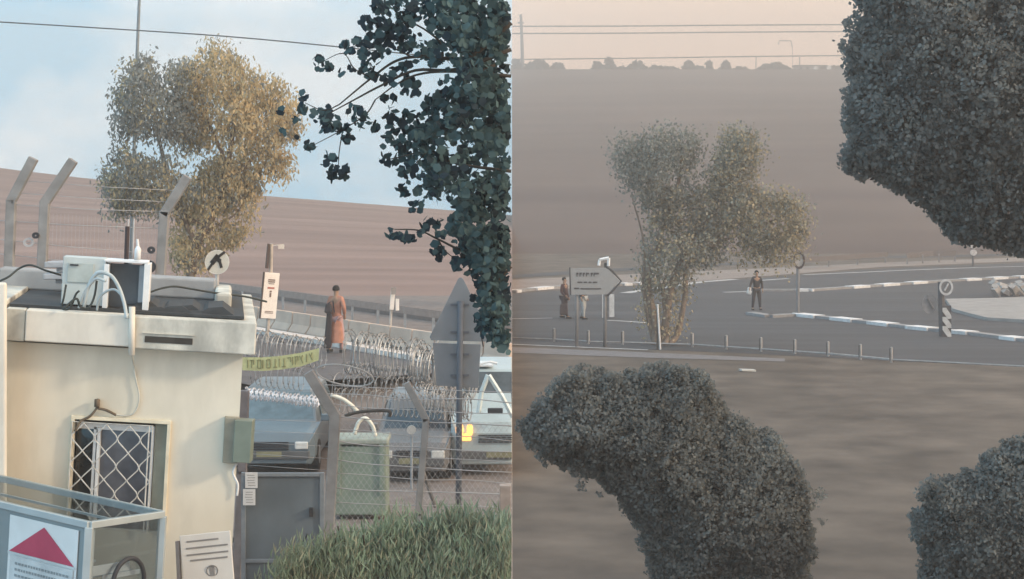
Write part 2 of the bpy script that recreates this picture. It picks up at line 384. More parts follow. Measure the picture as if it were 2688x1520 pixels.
b = MB(); pb(b, 383, 876, 506, 899, ys0 - .006, ys0 + .01); o = b.build('drain_slot', mat('slot_dark', (.05, .045, .04), .9), booth)
b = MB(); pb(b, 378, 868, 512, 875, ys0 - .02, ys0 + .01); b.build('drain_lip', conc2, booth)
b = MB(); rect(b, bl(25, 800).x, bl(640, 850).x, s0.z + .002, s0.z + .03, .0, 3.3); b.build('roof_membrane', bitu, booth)
# rear upstand and side block on the roof
b = MB(); rect(b, bl(30, 0).x - .2, bl(640, 0).x - .12, s0.z + .03, s0.z + .235, 1.9, 2.3); b.build('parapet', greyc, booth, bevel=.02)
b = MB(); rect(b, bl(640, 0).x - .12, bl(640, 0).x + .05, s0.z - .02, s0.z + .17, 1.0, 2.3); b.build('parapet', conc, booth, bevel=.03)
b = MB()
for i in range(9):
    x = bl(400 + i * 27, 0).x; hh = .07 + .05 * math.sin(i * 1.7)
    b.prism([(x - .16, .08 + .05 * (i % 2), s0.z + .03), (x - .09, .1 + .05 * (i % 2), s0.z + .03 + hh * .5), (x + .05, .1 + .05 * (i % 2), s0.z + .035 + hh * .6), (x + .16, .08 + .05 * (i % 2), s0.z + .03)], (0, .8, 0))
b.build('roofing_felt', bitu, booth)
# window
win = MB(); t = .035
rect(win, wx0 - t, wx1 + t, wz1, wz1 + t, -.035, .05); rect(win, wx1, wx1 + t, wz0, wz1, -.035, .05); rect(win, wx0 - t, wx0, wz0, wz1, -.035, .05)
frame = win.build('window', mat('window_surround', (.70, .64, .50), .8), booth, bevel=.004)
b = MB(); x2 = wx0 + .165
rect(b, wx0, x2, wz0, wz1 - .1, .13, .14); b.build('pane', mat('pane_black', (.015, .017, .02), .1, spec=.6), frame)
b = MB(); rect(b, x2 + .07, wx1 - .16, wz0, wz1 - .1, .115, .125); b.build('pane', mat('pane_grey', (.10, .11, .135), .2, .25, spec=.5), frame)
b = MB(); rect(b, x2, x2 + .025, wz0, wz1 - .08, .09, .14); rect(b, x2 + .04, x2 + .068, wz0, wz1 - .08, .07, .14); rect(b, wx0, wx1 - .16, wz1 - .1, wz1 - .045, .09, .14); rect(b, wx1 - .16, wx1 - .135, wz0, wz1 - .045, .09, .14)
b.build('sash', white, frame)
b = MB(); rect(b, wx1 - .13, wx1 - .004, wz0, wz1 - .01, .1, .14); b.build('reveal', mat('reveal', (.30, .31, .26), .9, scale=6), frame)
b = MB(); gx0, gx1 = wx0 - .012, wx1 - .13; cols = 3.5; cw = (gx1 - gx0) / cols; zz_ = wz1 - .03; chh = .26
for k in range(-1, 5):
    for sgn in (1, -1):
        for r_ in range(6):
            za = zz_ - r_ * chh; zb2 = za - chh / 2; zc = za - chh
            xa = gx0 + (k + .5) * cw
            for s2 in (1, -1):
                p = [(xa, -.05, za), (xa + s2 * cw * .12, -.05, za - .03), (xa + s2 * cw * .44, -.05, zb2 + .03), (xa + s2 * cw / 2, -.05, zb2)]
                q = [(xa + s2 * cw / 2, -.05, zb2), (xa + s2 * cw * .44, -.05, zb2 - .03), (xa + s2 * cw * .12, -.05, zc + .03), (xa, -.05, zc)]
                for pp in (p, q):
                    if all(gx0 - .01 <= v[0] <= gx1 + .01 and v[2] > wz0 for v in pp) and sgn == 1: b.tube(pp, .0065, 5)
b.tube([(gx0, -.05, wz0), (gx0, -.05, wz1 - .02), (gx1, -.05, wz1 - .02), (gx1, -.05, wz0)], .008, 5)
b.tube([(gx1 - .03, -.05, wz0), (gx1 - .03, -.05, wz1 - .02)], .008, 5)
b.build('grille', mat('grille_paint', (.50, .50, .48), .5, .2, scale=20), frame)
# conduit, cable and junction box on the wall
cab = mat('pale_cable', (.55, .54, .48), .6, scale=9)
b = MB(); b.tube([bl(350, 800, ys0 - .03), bl(349, 925, ys0 - .03)], .03, 8); b.build('conduit', conc2, booth, smooth=True)
b = MB(); b.tube(catmull([bl(350, 925, -.24), bl(352, 960, -.05), bl(358, 1000, -.03), bl(366, 1045, -.03), bl(350, 1085, -.03), bl(310, 1088, -.03), bl(272, 1075, -.03), bl(255, 1070, -.03)]), .009, 6)
b.build('cable', cab, booth, smooth=True)
b = MB(); b.tube(catmull([bl(258, 1045, -.05), bl(256, 1066, -.05), bl(238, 1090, -.05), bl(212, 1105, -.05), bl(198, 1130, -.06)]), .012, 6); b.box(bl(256, 1056, -.06), (.05, .05, .07))
b.tube(catmull([bl(258, 1070, -.05), bl(280, 1075, -.05), bl(305, 1088, -.04)]), .013, 6)
b.build('cable_gland', mat('rust_brown', (.13, .10, .07), .8, .3, scale=12), booth, smooth=True)
b = MB(); pb(b, 590, 1092, 623, 1212, -.12, -.004); bx = b.build('meter_box', mat('box_beige', (.26, .25, .20), .6, .15), booth, bevel=.006)
b = MB(); pb(b, 624, 1096, 664, 1208, -.2, -.002); b.build('box_side', mat('box_green', (.16, .20, .17), .5, .12), bx, bevel=.006)  # right side face of the box, a separate block in a darker green tone
b = MB(); b.tube(catmull([bl(622, 1212, -.04), bl(612, 1240, -.03), bl(624, 1270, -.03), bl(622, 1300, -.03)]), .012, 6); b.build('cable', white, booth, smooth=True)
# a narrow pale wall end at the very left edge
b = MB(); a0 = P(15, 742, 17.5); b.box((a0.x - .6, 17.53, a0.z / 2), (1.2, .06, a0.z)); tag(b.build('boundary_wall', conc2, bevel=.02), 'pale rendered wall end at the extreme left beside the booth roof', 'wall')

# cabinets standing on the roof
RZ = booth.location.z
def onroof(name, label, cat): return thing(name, label, cat, booth.matrix_world @ Vector((bl(270, 0).x, .1, s0.z + .03)), roll=ROLL)
cb1 = onroof('electrical_cabinet', 'pale grey electrical cabinet with closed door and cables, on the booth roof', 'cabinet')
def rb(b, px0, py0, px1, py1, y0, y1, root=cb1, mi=0):
    o_ = bl(px0, py0); q_ = bl(px1, py1); base = Vector((bl(270, 0).x, .1, s0.z + .03)); a = o_ - base; c = q_ - base
    z0 = max(0, min(a.z, c.z))
    return b.box(((a.x + c.x) / 2, (y0 + y1) / 2, (z0 + max(a.z, c.z)) / 2), (abs(c.x - a.x), y1 - y0, max(a.z, c.z) - z0), mi=mi)
b = MB(); rb(b, 160, 674, 266, 806, 0, .25); b.build('cabinet_body', offw, cb1, bevel=.008)
b = MB(); rb(b, 172, 690, 238, 745, -.015, -.002); b.build('cabinet_door', mat('cab_door', (.38, .43, .42), .5), cb1, bevel=.004)
b = MB(); rb(b, 178, 694, 200, 699, -.03, -.016); b.build('handle', dark, cb1)
cb2 = thing('open_cabinet', 'open white framed cabinet with dark grey inside, right-hand of two on the booth roof', 'cabinet', booth.matrix_world @ Vector((bl(270, 0).x, .1, s0.z + .03)), roll=ROLL)
b = MB(); rb(b, 268, 682, 384, 694, -.02, .3); rb(b, 268, 694, 275, 812, -.02, .3); rb(b, 374, 694, 384, 818, -.02, .3); b.build('frame', white, cb2, bevel=.004)
b = MB(); rb(b, 276, 695, 373, 815, .2, .22); b.build('back_panel', mat('slate_panel', (.10, .125, .15), .5, .25, scale=3), cb2)
b = MB(); rb(b, 360, 700, 366, 815, .1, .19); b.build('rail', steel, cb2)
def roofw(px, py, dy): return booth.matrix_world @ bl(px, py, dy)
lab = [('white_bottle', None)]
t1 = thing('bottle', 'small white bottle standing on top of the open cabinet', 'bottle', roofw(355, 684, .1), roll=ROLL)
b = MB(); b.tube([(0, 0, 0), (0, 0, .10), (0, 0, .13)], [.03, .03, .016], 12); b.build('bottle_body', white, t1, smooth=True)
b = MB(); b.tube([(0, 0, .13), (-.01, 0, .20)], [.013, .011], 8); b.build('neck', white, t1)
b = MB(); q0 = roofw(312, 677, .35); q1 = roofw(315, 597, .35); b.tube([q0 + Vector((0, 0, -.45)), q0, q1], .022, 8); tag(b.build('pipe', mat('black_pipe', (.03, .02, .022), .6), smooth=True), 'short black pipe standing up behind the cabinets on the booth roof', 'pipe')
ms = thing('antenna_mast', 'very tall thin grey mast rising into the sky from behind the golden tree', 'mast', (P(335, 0, 57).x, 57, 1.2))
b = MB(); b.tube([(0, 0, 0), local(ms, P(345, 640, 57)), local(ms, P(357, 210, 57)), local(ms, P(368, -60, 57))], [.06, .055, .05, .045], 8); b.build('pole', mat('mast_grey', (.16, .19, .21), .5), ms, smooth=True)
b = MB(); b.box((0, 0, .1), (.35, .35, .2)); b.build('base_plate', steel, ms)
def cable(name, pts, r, m, label, cat='cable', group=None):
    b = MB(); b.tube(catmull(pts), r, 6); return tag(b.build(name, m, smooth=True), label, cat, group)
lc = mat('grey_cable', (.40, .46, .48), .5, .12, scale=12); bk = mat('black_cable', (.035, .045, .045), .6)
A = lambda *q: [roofw(x, y, -.13 - .02 * i) for i, (x, y) in enumerate(q)]
cable('cable', A((228, 808), (238, 760), (258, 722), (278, 712), (305, 722), (325, 750), (340, 790), (348, 830)), .019, lc, 'thick pale grey cable arching over the open cabinet and down the slab', group='cables between the roof cabinets')
cable('cable', A((215, 806), (232, 765), (252, 738), (268, 728), (290, 735)), .014, lc, 'pale grey cable hugging the closed cabinet, inside the big arch', group='cables between the roof cabinets')
cable('cable', A((262, 812), (270, 780), (290, 762), (312, 757), (330, 770)), .012, lc, 'small pale cable loop low in front of the open cabinet', group='cables between the roof cabinets')
cable('cable', A((182, 745), (178, 775), (174, 805), (196, 805), (212, 770), (222, 760)), .011, bk, 'dark cable bent in a U under the closed cabinet door', group='cables between the roof cabinets')
cable('cable', A((262, 735), (258, 770), (250, 795), (238, 806), (224, 800), (216, 780), (200, 790), (186, 805)), .012, bk, 'dark tangled cable between the two roof cabinets', group='cables between the roof cabinets')
cable('cable', [P(-30, 750, 18.3), P(20, 728, 18.3), P(50, 705, 18.4), P(80, 696, 18.4), P(120, 710, 18.4), P(160, 722, 18.5)], .011, bk, 'black cable humping up to the left side of the closed cabinet')
cable('cable', [P(382, 772, 18.6), P(420, 758, 18.7), P(458, 752, 18.8), P(500, 758, 18.9), P(560, 768, 19), P(640, 778, 19.2), P(700, 792, 19.4)], .01, bk, 'black cable running right from the open cabinet above the roof')
b = MB()
for dx, dy, w_ in ((60, 712, .16), (62, 745, .19), (120, 735, .14)): b.box(roofw(dx, dy, 1.4), (w_ * 1.3, .3, .06)); b.box(roofw(dx + 20, dy + 14, 1.5), (w_, .3, .05))
tag(b.build('crate', mat('grey_crate', (.35, .37, .40), .7, .2, scale=8), bevel=.01), 'stack of grey slatted crates on the booth roof, left of the cabinets', 'crate')

# ================================================================= glazed cubicle in front of the booth
cub = thing('glass_cubicle', 'grey aluminium glazed cubicle with red triangle sign in front of the booth window', 'cubicle', P(235, 1378, 15.5), roll=ROLL)
al = mat('aluminium', (.40, .46, .48), .4, .08, scale=4, metal=.3)
u = Vector((-.8, .6, 0)); v = Vector((.6, .8, 0)); Lu, Lv = 2.4, .80; H0 = 3.1
def bar(b, p, q, s=.05):
    d = q - p; L = d.length; rt = d.to_track_quat('Z', 'Y').to_matrix(); b.box((p + q) / 2, (s, s, L), rt)
c0 = Vector((0, 0, 0)); cA = u * Lu; cB = v * Lv; cC = cA + cB; dn = Vector((0, 0, -H0))
b = MB()
for p, q in ((c0, cA), (c0, cB), (cA, cC), (cB, cC)): bar(b, p, q, .055); bar(b, p + dn * .62, q + dn * .62, .05); bar(b, p + dn * .98, q + dn * .98, .06)
for p in (c0, cA, cB, cC): bar(b, p + Vector((0, 0, -.02)), p + dn, .065)
for f_ in (.5,): bar(b, u * Lu * f_, u * Lu * f_ + dn, .045)
b.build('frame', al, cub, bevel=.004)
glz = bpy.data.materials.new('clear_glazing'); glz.use_nodes = True; g_ = glz.node_tree; g_.nodes.clear()
go = g_.nodes.new('ShaderNodeOutputMaterial'); gt = g_.nodes.new('ShaderNodeBsdfTransparent'); gg = g_.nodes.new('ShaderNodeBsdfGlossy'); gm = g_.nodes.new('ShaderNodeMixShader')
gt.inputs[0].default_value = (.80, .84, .86, 1); gg.inputs['Roughness'].default_value = .08; gm.inputs[0].default_value = .13
g_.links.new(gt.outputs[0], gm.inputs[1]); g_.links.new(gg.outputs[0], gm.inputs[2]); g_.links.new(gm.outputs[0], go.inputs[0])
def quadp(b, o_, a, c, z0, z1, off): b.add([o_ + a + Vector((0, 0, z0)) + off, o_ + c + Vector((0, 0, z0)) + off, o_ + c + Vector((0, 0, z1)) + off, o_ + a + Vector((0, 0, z1)) + off], [(0, 1, 2, 3)])
b = MB(); nv = u.cross(Vector((0, 0, 1))); 
def panel(b, a, c, z0, z1, th=.012, off=0.0):
    d = (c - a).normalized(); n_ = Vector((d.y, -d.x, 0)); b.prism([a + n_ * off + Vector((0, 0, z0)), c + n_ * off + Vector((0, 0, z0)), c + n_ * off + Vector((0, 0, z1)), a + n_ * off + Vector((0, 0, z1))], n_ * th)
b = MB(); panel(b, v * .04, v * (Lv - .04), -1.87, -.03); b.build('side_glazing', glz, cub)
b = MB(); panel(b, cB + u * .04, cB + u * (Lu - .04), -1.87, -.03); b.build('back_glazing', glz, cub)
b = MB(); panel(b, u * (Lu / 2 - .02), u * .04, -.9, -.03); panel(b, u * (Lu - .03), u * (Lu / 2 + .02), -.9, -.03); panel(b, u * (Lu / 2 - .02), u * .04, -1.9, -.93); b.build('front_panel', mat('panel_grey', (.20, .245, .26), .45, .12, scale=2), cub)
b = MB(); panel(b, v * .04, v * (Lv - .04), -3.0, -1.96); panel(b, u * (Lu - .04), u * .04, -3.0, -1.96); b.build('lower_panel', mat('panel_white', (.50, .53, .54), .5), cub)
# roof glazing and the slatted blind bars inside
b = MB(); b.add([c0 + Vector((0, 0, .028)), cB + Vector((0, 0, .028)), cC + Vector((0, 0, .028)), cA + Vector((0, 0, .028))], [(0, 1, 2, 3)]); b.build('roof_glazing', glz, cub)
b = MB()
for i in range(5): bar(b, v * .1 + u * (.25 + i * .45) + Vector((0, 0, -.5)), v * .7 + u * (.25 + i * .45) + Vector((0, 0, -.5)), .02)
bar(b, cB * .5 + Vector((0, 0, -.03)), cB * .5 + cA + Vector((0, 0, -.03)), .02); b.build('cross_bar', al, cub)
b = MB(); b.box(u * .7 + v * .4 + Vector((0, 0, -.85)), (.9, .5, .12), Matrix.Rotation(-.64, 3, 'Z')); b.build('shelf', offw, cub, bevel=.01)
# sign on the front panel
nf = Vector((-.6, -.8, 0))
def fp(s_, z, off=.03): return -u * -s_ + nf * off + Vector((0, 0, z))
sg = MB(); sg.prism([fp(.10, -.06 - .0, .02), fp(.97, -.06, .02), fp(.97, -.75, .02), fp(.10, -.75, .02)], nf * .006)
sign = sg.build('sign_board', mat('sign_white', (.62, .66, .67), .5, .05), cub)
b = MB(); b.prism([fp(.52, -.10, .03), fp(.95, -.36, .03), fp(.13, -.36, .03)], nf * .004); b.build('red_triangle', mat('sign_red', (.40, .05, .10), .5, .08), sign)
b = MB(); b.prism([fp(.965, -.362, .034), fp(.11, -.362, .034), fp(.11, -.378, .034), fp(.965, -.378, .034)], nf * .002); b.prism([fp(.93, -.39, .034), fp(.13, -.39, .034), fp(.13, -.73, .034), fp(.93, -.73, .034)], nf * .001)
b.build('sign_border', mat('sign_grey', (.48, .53, .55), .5), sign)
b = MB()
for r_ in range(3):
    x = .86
    while x > .2:
        w_ = random.uniform(.015, .035); b.prism([fp(x, -.44 - r_ * .05, .038), fp(x - w_, -.44 - r_ * .05, .038), fp(x - w_, -.46 - r_ * .05, .038), fp(x, -.46 - r_ * .05, .038)], nf * .001); x -= w_ + .012
b.build('lettering', mat('letter_grey', (.22, .26, .28), .6), sign)
# black hose loop on the side
side_n = Vector((.8, -.6, 0)); hc = v * .42 + side_n * .04
b = MB(); hp = [hc + v * (math.cos(a) * .17) + Vector((0, 0, -.52 + math.sin(a) * .2)) for a in [math.pi * i / 10 * 1.25 - .4 for i in range(11)]]
hp = [hc + v * .19 + Vector((0, 0, -1.1))] + hp + [hc - v * .19 + Vector((0, 0, -1.1))]
b.tube(catmull(hp, 5), .02, 8); hs = tag(b.build('hose', dark, smooth=True), 'thick black hose bent into an arch beside the glazed cubicle', 'hose'); hs.matrix_world = cub.matrix_world
b = MB()
for z_, w_ in ((-.47, .5), (-.56, .44), (-.60, .6)): panel(b, v * (.62 - w_ * .8), v * .62, z_ - .018, z_ + .018, .01, -.06)
panel(b, v * .1, v * .5, -.44, -.36, .01, -.05); panel(b, v * .12, v * .3, -.62, -.5, .01, -.07); panel(b, v * .06, v * .1, -.95, -.05, .01, -.05); b.build('inner_rail', white, cub)
# leaning notice board
nb = thing('notice_board', 'white printed notice board leaning against the booth wall by its corner', 'notice board', P(548, 1520, 17.2), roll=-R(6))
b = MB(); b.box((0, 0, .02), (.46, .03, .78), Euler((R(-8), 0, 0)).to_matrix()); b.build('board', mat('paper', (.56, .56, .54), .7, .06, scale=5), nb, bevel=.006)
b = MB(); mr = Euler((R(-8), 0, 0)).to_matrix()
for z_, x0, x1 in ((.33, -.17, .12), (.27, -.18, .2), (.21, -.18, .2), (.16, -.15, .19), (-.08, -.16, .2)): b.box(mr @ Vector(((x0 + x1) / 2, -.018, z_)) + Vector((0, 0, .02)), (x1 - x0, .003, .014), mr)
b.box(mr @ Vector((.04, -.018, .05)) + Vector((0, 0, .02)), (.045, .003, .09), mr); b.disc(mr @ Vector((.04, -.018, .05)) + Vector((0, 0, .02)), .055, .003, n=16, inner=.045); b.build('print', mat('print_grey', (.2, .2, .2), .7), nb)
b = MB(); b.box((-.27, .03, .0), (.03, .1, .72), Euler((R(-8), R(2), 0)).to_matrix()); b.build('stand', mat('stand_grey', (.16, .16, .17), .7), nb)

# ================================================================= fences
pc = mat('post_concrete', (.25, .25, .25), .85, .18, scale=5); wire_m = mat('fence_wire', (.42, .42, .43), .5, .15, scale=4)
def fence_post(root, pts, r, m=pc):
    b = MB(); q = [local(root, p) for p in pts]
    for a, c in zip(q, q[1:]):
        d = c - a; rt = d.to_track_quat('Z', 'Y').to_matrix(); b.box((a + c) / 2, (r, r, d.length + r * .45), rt)
    return b.build('post', m, root, bevel=.01)
FY = 28.0
fr = thing('security_fence', 'grey post and wire security fence with inward cranked posts beyond the booth corner', 'fence', (P(880, 0, FY).x, FY, 0))
fence_post(fr, [P(812, 982, FY), P(880, 1092, FY), Vector((P(856, 1400, FY).x, FY, 0))], .15)
fence_post(fr, [P(1068, 1008, FY), P(1118, 1102, FY), P(1098, 1350, FY), Vector((P(1085, 1500, FY).x, FY, 0))], .10)
fence_post(fr, [P(642, 1030, FY), P(636, 1240, FY), Vector((P(620, 1400, FY).x, FY, 0))], .13, mat('post_dark', (.17, .16, .17), .8))
b = MB()
for k, (r0, r1) in enumerate(((1008, 1022), (1034, 1050), (1058, 1078), (1092, 1110), (1128, 1150), (1156, 1178), (1182, 1206), (1206, 1232), (1242, 1262), (1280, 1290), (1318, 1326))):
    sag = [4, -3, 6, 2, -4, 5, 0, 3, -2, 4, 2][k]
    pts = [P(812 + max(0, (min(r0, 1092) - 982)) * .62, r0, FY), P(960, (r0 * 2 + r1) / 3 + sag, FY), P(1110 if r0 > 1090 else 1080, (r0 + r1 * 2) / 3 + 4, FY), P(1230, r1 + sag, FY), P(1343.0, r1 + 8, FY)]
    b.tube([local(fr, p) for p in catmull(pts, 4)], .0085 if k % 2 else .0065, 5)
for k in range(5): b.tube([local(fr, P(640, 1100 + k * 30, FY)), local(fr, P(870, 1108 + k * 32, FY))], .004, 4)
b.build('wire', wire_m, fr, smooth=True)
b = MB()
for x in range(640, 1640, 15):
    for sgn in (1, -1):
        xa_, xb_ = (x, x - 230 * sgn * 1.0)
        ya_, yb_ = 1108, 1430
        if sgn == -1: xa_, xb_ = x - 300, x - 70
        if xb_ > xa_: t0, t1 = max(0, (862 - xa_) / (xb_ - xa_)), min(1, (1340 - xa_) / (xb_ - xa_))
        else: t0, t1 = max(0, (1340 - xa_) / (xb_ - xa_)), min(1, (862 - xa_) / (xb_ - xa_))
        if t1 > t0: b.tube([local(fr, P(xa_ + (xb_ - xa_) * t, ya_ + (yb_ - ya_) * t, FY + .03)) for t in (t0, t1)], .0022, 3)
b.build('chain_link', wire_m, fr)
b = MB(); b.tube([local(fr, P(1112, 1240, FY)), local(fr, P(1128, 1290, FY + .3)), local(fr, P(1142, 1330, FY + .6))], .03, 6); b.build('stay', pc, fr)
gate = thing('steel_gate', 'blue grey sheet steel gate between the booth and the first cranked post', 'gate', (P(745, 0, 26.5).x, 26.5, 0))
gm_ = mat('gate_steel', (.12, .15, .175), .55, .25, scale=1.5, stretch=(1, 1, .6))
b = MB(); xa, xc = P(640, 0, 26.5).x - gate.location.x, P(846, 0, 26.5).x - gate.location.x; zt_ = P(0, 1245, 26.5).z
b.box(((xa + xc) / 2, 0, zt_ / 2 + .03), (xc - xa, .03, zt_ - .06)); b.build('sheet', gm_, gate)
b = MB()
for x in (xa, xc): b.box((x, -.02, zt_ / 2 + .03), (.06, .06, zt_))
for z in (.1, .62, zt_): b.box(((xa + xc) / 2, -.022, z), (xc - xa - .06, .05, .05))
b.build('frame', mat('gate_frame', (.19, .22, .25), .5, .15), gate, bevel=.005)
b = MB(); b.box((xc - .15, -.05, 1.3), (.05, .06, .12)); b.build('handle', dark, gate)
b = MB(); b.tube([(xc - .2, -.06, 1.0), (xc - .32, -.06, .75), (xc - .3, -.06, .6)], .012, 6); b.build('latch', dark, gate)
for i, (r0, r1) in enumerate(((1240, 1281), (1284, 1326))):
    b = MB(); q = P(660 - i * 6, (r0 + r1) / 2, 26.4); b.box(q, (.17, .012, (r1 - r0) / F * 26.4)); 
    for j in range(5): b.box(q + Vector((random.uniform(-.01, .01), -.008, .07 - j * .035)), (.1, .003, .007), mi=1)
    tag(b.build('paper_notice', [mat('paper2', (.60, .61, .62), .7, .04), mat('print_grey', (.2, .2, .2), .7)]), ('upper' if i == 0 else 'lower') + ' of two white paper notices on the gate post by the booth corner', 'notice', 'paper notices on the gate post')
# tall fence behind the booth
FL = 27.0
fl = thing('tall_fence', 'tall grey wire fence with outward cranked posts rising behind the booth roof', 'fence', (P(200, 0, FL).x, FL, 0))
for a, c, d in (((86, 420), (30, 528), (22, 760)), ((190, 425), (118, 532), (108, 760)), ((490, 468), (432, 560), (418, 770))):
    g0 = P(*d, FL); fence_post(fl, [P(*a, FL), P(*c, FL), g0, Vector((g0.x - .15, FL, 0))], .13)
b = MB()
for r0, r1, x0, x1 in ((474, 500, 55, 462), (506, 530, 40, 445), (536, 556, 20, 432), (575, 600, -60, 430), (622, 668, -60, 428), (660, 706, -60, 426), (700, 738, -60, 424)):
    b.tube([local(fl, P(x0, r0, FL)), local(fl, P((x0 + x1) / 2, (r0 + r1) / 2 + 3, FL)), local(fl, P(x1, r1, FL))], .0055, 4)
for x in range(130, 430, 10): b.tube([local(fl, P(x, 560 + (x - 130) * .05, FL)), local(fl, P(x - 6, 740, FL))], .0016, 3)
b.tube([local(fl, P(338, 575, FL)), local(fl, P(330, 740, FL))], .012, 5); b.tube([local(fl, P(352, 575, FL)), local(fl, P(346, 740, FL))], .012, 5)
b.build('wire', wire_m, fl, smooth=True)
for (x, y, rr_) in ((95, 618, .045), (398, 656, .05), (392, 700, .09)):
    b = MB(); c_ = local(fl, P(x, y, FL - .06)); b.disc(c_, rr_, .05, n=14, sx=1.1, inner=rr_ * .3); b.build('insulator', dark, fl)
b = MB(); c_ = local(fl, P(76, 636, FL - .06)); b.disc(c_, .065, .03, n=16, sx=1.2, inner=.038); b.build('wire_loop', wire_m, fl)

# razor wire
rz = mat('razor_wire', (.30, .305, .31), .4, .2, scale=4, metal=.4)
def coil(label, p0, p1, rad, turns, r, m=rz, tilt=.25, jit=.12, clip=False, group='razor wire coils'):
    p0, p1 = Vector(p0), Vector(p1); d = p1 - p0; N = turns * 18; pts = []; ax = d.normalized(); s1 = Vector((0, 0, 1)); s2 = Vector((0, 1, 0)); rng = random.Random(label)
    jr = [rng.uniform(1 - jit, 1 + jit) for _ in range(turns + 2)]; jo = [rng.uniform(-jit, jit) for _ in range(turns + 2)]
    for i in range(N + 1):
        t = i / N; k = int(t * turns); f = t * turns - k; a = 2 * math.pi * f; q = jr[k] * (1 - f) + jr[k + 1] * f; o_ = jo[k] * (1 - f) + jo[k + 1] * f
        pts.append(p0 + d * t + s1 * math.cos(a) * rad * q + (s2 * .8 + ax * tilt) * math.sin(a) * rad * q + ax * o_ * rad + s1 * o_ * rad * .5)
    b = MB(); b.tube(pts, r, 4)
    for i in range(0, len(pts) - 1, 3):   # barbs
        q = pts[i]; e = (pts[i + 1] - q).normalized(); n_ = e.cross(Vector((0, 1, 0))); n_ = n_.normalized() if n_.length > .01 else Vector((1, 0, 0))
        b.add([q + n_ * r * 3.2, q + e * r * 4, q - n_ * r * 3.2, q - e * r * 4], [(0, 1, 2, 3)])
    o = b.build('razor_wire', m, smooth=False, clip=clip); return tag(o, label, 'razor wire', group)
coil('loose razor wire coil standing behind the yellow banner', P(655, 910, 42), P(850, 930, 42), .34, 17, .011)
coil('large open razor wire coil in the middle, right of the walking figure', P(905, 925, 40), P(1150, 955, 40), .44, 22, .012)
coil('razor wire coil piled in front of the grey triangular sign post', P(1080, 965, 38), P(1245, 990, 38), .42, 22, .012, clip=True)
coil('low tangled razor wire coil near the silver off-road car', P(1110, 1040, 36), P(1235, 1068, 36), .25, 16, .009, clip=True)
coil('thin razor wire coil stretched low under the yellow banner', P(655, 975, 39), P(800, 995, 39), .26, 10, .007)
coil('dark small razor wire coil behind the big middle one', P(900, 985, 43), P(1130, 1000, 43), .30, 16, .007)
coil('dense grey razor wire coil just above the roofs of the parked cars', P(880, 1050, 34), P(1240, 1075, 34), .22, 26, .007)
coil('sparse razor wire coil lying low left of the second cranked post', P(860, 1010, 37), P(1080, 1020, 37), .22, 8, .006)
coil('tight bright razor wire roll on the roof edge of the blue grey van', P(648, 1032, 32), P(838, 1056, 32), .085, 18, .011, mat('bright_wire', (.72, .75, .80), .35, .1, metal=.3), jit=.2)
b = MB(); pts = [P(905 + 75 * math.cos(a), 985 + 26 * math.sin(a) + 12 * math.cos(a), 34) for a in [2 * math.pi * i / 28 for i in range(29)]]; b.tube(pts, .014, 5)
tag(b.build('razor_wire', rz), 'single stretched oval loop of razor wire between the two cranked posts', 'razor wire')

# yellow banner with dark block characters
BY = 29.0
ban = thing('banner', 'yellow green banner with dark characters stretched right of the booth roof', 'banner', P(740, 945, BY))
top = [(636, 938), (690, 938), (740, 934), (790, 926), (838, 914)]; bot = [(636, 972), (690, 974), (740, 970), (790, 962), (836, 946)]
b = MB(); vs = [local(ban, P(*p, BY)) for p in top] + [local(ban, P(*p, BY)) for p in bot]; vs += [q + Vector((0, .006, 0)) for q in vs]
fs = []
for i in range(4): fs += [(i, i + 1, 6 + i, 5 + i), (10 + i, 15 + i, 16 + i, 11 + i)]
b.add(vs, fs); b.build('cloth', mat('banner_yellow', (.60, .62, .33), .7, .15, scale=10), ban)
b = MB()
def ib(x, f): # point on banner, f 0 top..1 bottom
    for K in range(4):
        if top[K][0] <= x <= top[K + 1][0]:
            t = (x - top[K][0]) / (top[K + 1][0] - top[K][0]); return local(ban, P(x, (top[K][1] * (1 - t) + top[K + 1][1] * t) * (1 - f) + (bot[K][1] * (1 - t) + bot[K + 1][1] * t) * f, BY - .01))
for x, parts in ((650, 'v'), (660, 'vt'), (676, 'o'), (690, 'v'), (700, 'o'), (722, 'vb'), (733, 'v'), (745, 'vb'), (757, 't'), (768, 'v'), (776, 'vt'), (790, 'd'), (804, 'v'), (815, 'd')):
    L = lambda xa, fa, xb, fb: b.tube([ib(xa, fa), ib(xb, fb)], .008, 4)
    if 'v' in parts: L(x, .2, x, .8)
    if 't' in parts: L(x - 4, .22, x + 6, .22); L(x + 6, .22, x + 6, .55)
    if 'b' in parts: L(x - 5, .8, x + 5, .8)
    if 'o' in parts: L(x, .2, x + 9, .2); L(x + 9, .2, x + 9, .8); L(x + 9, .8, x, .8); L(x, .8, x, .2)
    if 'd' in parts: L(x - 4, .2, x + 5, .8); L(x + 4, .2, x, .5)
b.build('lettering', mat('letter_olive', (.27, .28, .15), .8), ban)

